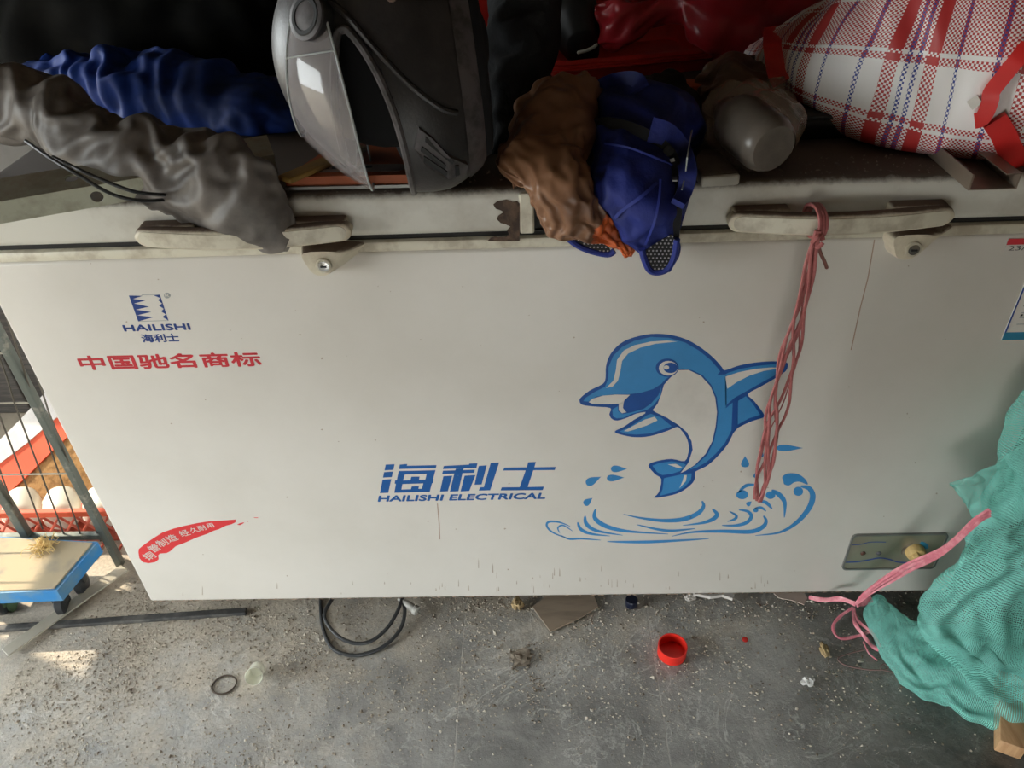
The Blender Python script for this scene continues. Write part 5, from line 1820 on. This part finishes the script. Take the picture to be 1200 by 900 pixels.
# ------------------------------------------------------------------ left of the freezer
# weathered flat bar along the freezer foot
r0, r1 = Zp(-40, 737, .012), Zp(288, 714, .012)
dd = (r1 - r0)
MR = Matrix.Translation((r0.x, r0.y, .001)) @ Matrix.Rotation(math.atan2(dd.y, dd.x), 4, 'Z')
MB().rbox((0, -.007, 0), (dd.length, .007, .009), .002, 2, MR).build('flat_bar', M['rail_black'], label='weathered black flat bar lying along the freezer foot', cat='bar')
s0, s1 = Zp(8, 768, .004), Zp(148, 668, .004)
dd = (s1 - s0)
MS = Matrix.Translation((s0.x, s0.y, .0102)) @ Matrix.Rotation(math.atan2(dd.y, dd.x), 4, 'Z')
MB().rbox((0, -.013, 0), (dd.length, .013, .004), .001, 1, MS).build('clear_plastic_strip', M['clear_strip'], label='translucent plastic strip lying across the black flat bar', cat='strip')

# blue flatbed trolley
tr = thing('flatbed_trolley', (-1.0, .04, 0), 'blue plastic flatbed trolley with a dusty deck', 'trolley')
A, B, Cc, Dd = [Zp(a, b, .118) for a, b in ((-70, 697), (66, 691), (114, 634), (-10, 627))]
def inset(q, f):
    c = sum(q, V()) / 4
    return [p + (c - p) * f for p in q]
dk = MB().plate([[V((p.x, p.y, .085)) for p in (A, B, Cc, Dd)]], up, .030)
dk.build('deck_rim', M['trolley_blue'], tr)
MB().plate([[V((p.x, p.y, .1145)) for p in inset([A, B, Cc, Dd], .07)]], up, .0035).build('deck', M['trolley_top'], tr)
for q in ((-.955, .02), (-.94, .07), (-1.08, .02), (-1.08, .08)):
    c = V((q[0], q[1], .0225))
    cs_ = MB().lathe([(0, -.009), (.018, -.009), (.022, -.006), (.022, .006), (.018, .009), (0, .009)], c, (1, .2, 0), 20)
    cs_.box((c.x - .014, c.y - .006, .03), (c.x - .011, c.y + .006, .086))
    cs_.box((c.x + .011, c.y - .006, .03), (c.x + .014, c.y + .006, .086))
    cs_.build('caster', M['cable'], tr, smooth=True)
st_ = MB()
c = Zp(52, 640, .12)
for i in range(90):
    a, l = random.uniform(0, 6.28), random.uniform(.008, .026)
    p0 = V((c.x + random.gauss(0, .010), c.y + random.gauss(0, .010), .1195))
    st_.tube([p0, p0 + V((math.cos(a) * l * .6, math.sin(a) * l * .6, random.uniform(.002, .016))), p0 + V((math.cos(a) * l, math.sin(a) * l, random.uniform(.0, .012)))], .0008, 4)
st_.build('straw_tuft', mat('straw', (.72, .55, .26), .8), label='tuft of yellow straw lying on the blue trolley', cat='straw', kind='stuff')
gcx = Zp(8, 712, .0)
lump('green_cloth', M['green_cloth'], 6, 712, .030, .022, .026, 33, 'dark green cloth lump under the blue trolley', 'cloth', amp=.25)

# wire fence panel beside the freezer
FY = .135
fe = thing('wire_fence', (-1.1, FY, 0), 'rusty welded wire fence panel left of the freezer', 'fence')
px_ = Yp(128, 636, FY).x
MB().rbox((px_ - .007, FY - .008, 0), (px_ + .007, FY + .008, 1.25), .002, 2).build('post', M['post'], fe)
MB().rbox((px_ - .024, FY + .012, .0), (px_ - .012, FY + .024, 1.25), .002, 2).build('post', M['post'], fe)
p2 = Yp(16, 597, FY).x
MB().rbox((p2 - .014, FY - .008, 0), (p2 + .004, FY + .008, .62), .002, 2).build('post', M['post'], fe)
zr = Yp(80, 628, FY).z
MB().rbox((-2.2, FY - .007, zr - .007), (px_, FY + .007, zr + .007), .002, 2).build('rail', M['post'], fe)
for (a, b) in [((7, 440), (75, 626)), ((-2, 478), (50, 620)), ((24, 420), (95, 628)), ((-30, 460), (25, 622)), ((50, 460), (118, 634)), ((-60, 470), (0, 620)), ((-20, 380), (7, 440)), ((-5, 360), (24, 420))]:
    P0, P1 = Yp(*a, FY), Yp(*b, FY)
    if b[1] < 500:
        continue
    d_ = P0 - P1
    P2 = P1 + d_ * (1.15 / max(.1, d_.z))
    MB().tube([P1, P1 + (P2 - P1) * .3 + V((0, -.004, 0)), P0, P2], .0017, 6).build('upright_wire', M['wire'], fe, smooth=True)
for y_ in (388, 472, 556):
    a = Yp(30, y_, FY - .003)
    MB().tube([V((-2.2, FY - .003, a.z + .004)), V((px_, FY - .003, a.z))], .0019, 6).build('cross_wire', M['wire_light'], fe, smooth=True)
for k in range(5):
    MB().tube([V((-2.2, FY - .003, .55 + .12 * k)), V((px_, FY - .003, .55 + .12 * k))], .0019, 6).build('cross_wire', M['wire_light'], fe, smooth=True)

# red crate with white bottles behind the fence
cr = thing('red_crate', (-1.05, .26, 0), 'red lattice crate in the sun behind the fence', 'crate')
cy0 = .20
cx0_, cx1_ = -1.34, -.87
zc1 = Yp(70, 602, cy0).z
MB().rbox((cx0_, cy0, zc1 - .012), (cx1_, cy0 + .012, zc1 + .004), .002, 2).build('rail', M['board_red'], cr)
MB().box((cx0_, cy0 + .002, .001), (cx1_, cy0 + .11, .008)).build('crate_floor', M['crate_red'], cr)
for i in range(14):
    x = cx0_ + (cx1_ - cx0_) * i / 13
    for s_ in (-1, 1):
        MB().tube([V((x, cy0 + .005, .006)), V((min(max(x + s_ * .06, cx0_), cx1_), cy0 + .005, zc1 - .008))], .003, 5).build('lattice_bar', M['crate_red'], cr)
for i in range(12):
    x = cx0_ + (cx1_ - cx0_) * i / 11
    MB().box((x - .002, cy0 - .05, .0012), (x + .002, cy0, .005)).build('mat_bar', M['crate_red'], cr)
for k, (x, label) in enumerate([(-.955, 'white plastic bottle in the red crate, nearest the freezer'), (-1.045, 'white plastic bottle in the red crate, middle one'), (-1.135, 'white plastic bottle in the red crate, nearest the fence post')]):
    MB().lathe([(0, 0), (.030, 0), (.036, .006), (.038, .015), (.037, .055), (.030, .075), (.014, .082), (.014, .09), (0, .09)], (x, cy0 + .022, .047), (-.45, 1, .12), 26).build('white_bottle', M['bottle_white'], smooth=True, label=label, cat='bottle', group='bottles in the red crate')

# big board with red and white border
bz = .10
bd = thing('bordered_board', tuple(Zp(40, 530, bz)), 'brown chip board with red and white border leaning behind the crate', 'board')
def bq(pts, y0=.44):
    return [Yp(a, b, .335 + (590 - b) * .0016) for a, b in pts]
nrm = V((0, -.75, .66)).normalized()
MB().plate([bq([(98, 500), (150, 575), (20, 590), (-5, 590), (34, 556), (60, 530)])], nrm, .016).build('board_face', M['board_brown'], bd)
MB().plate([bq([(76, 486), (98, 500), (62, 534), (36, 560), (-10, 600), (-60, 630), (-60, 590), (0, 546), (40, 517)])], nrm, .022).build('red_border', M['board_red'], bd)
MB().plate([bq([(66, 455), (78, 486), (40, 519), (0, 549), (-60, 594), (-60, 560), (0, 524), (34, 490)])], nrm, .026).build('white_border', M['board_white'], bd)

# dark planks in the shade further back
for k in range(7):
    h_ = .62 - .02 * (k % 3)
    lab_ = ['leftmost', 'second', 'third', 'fourth', 'fifth', 'sixth', 'rightmost'][k]
    x = -2.35 + .20 * k
    MB().rbox((x, .66 + .01 * (k % 2), 0), (x + .19, .70 + .01 * (k % 2), h_), .004, 2).build('dark_plank', M['plank'], label='dark upright plank behind the fence, ' + lab_ + ' of the row', cat='plank', group='planks behind the fence')
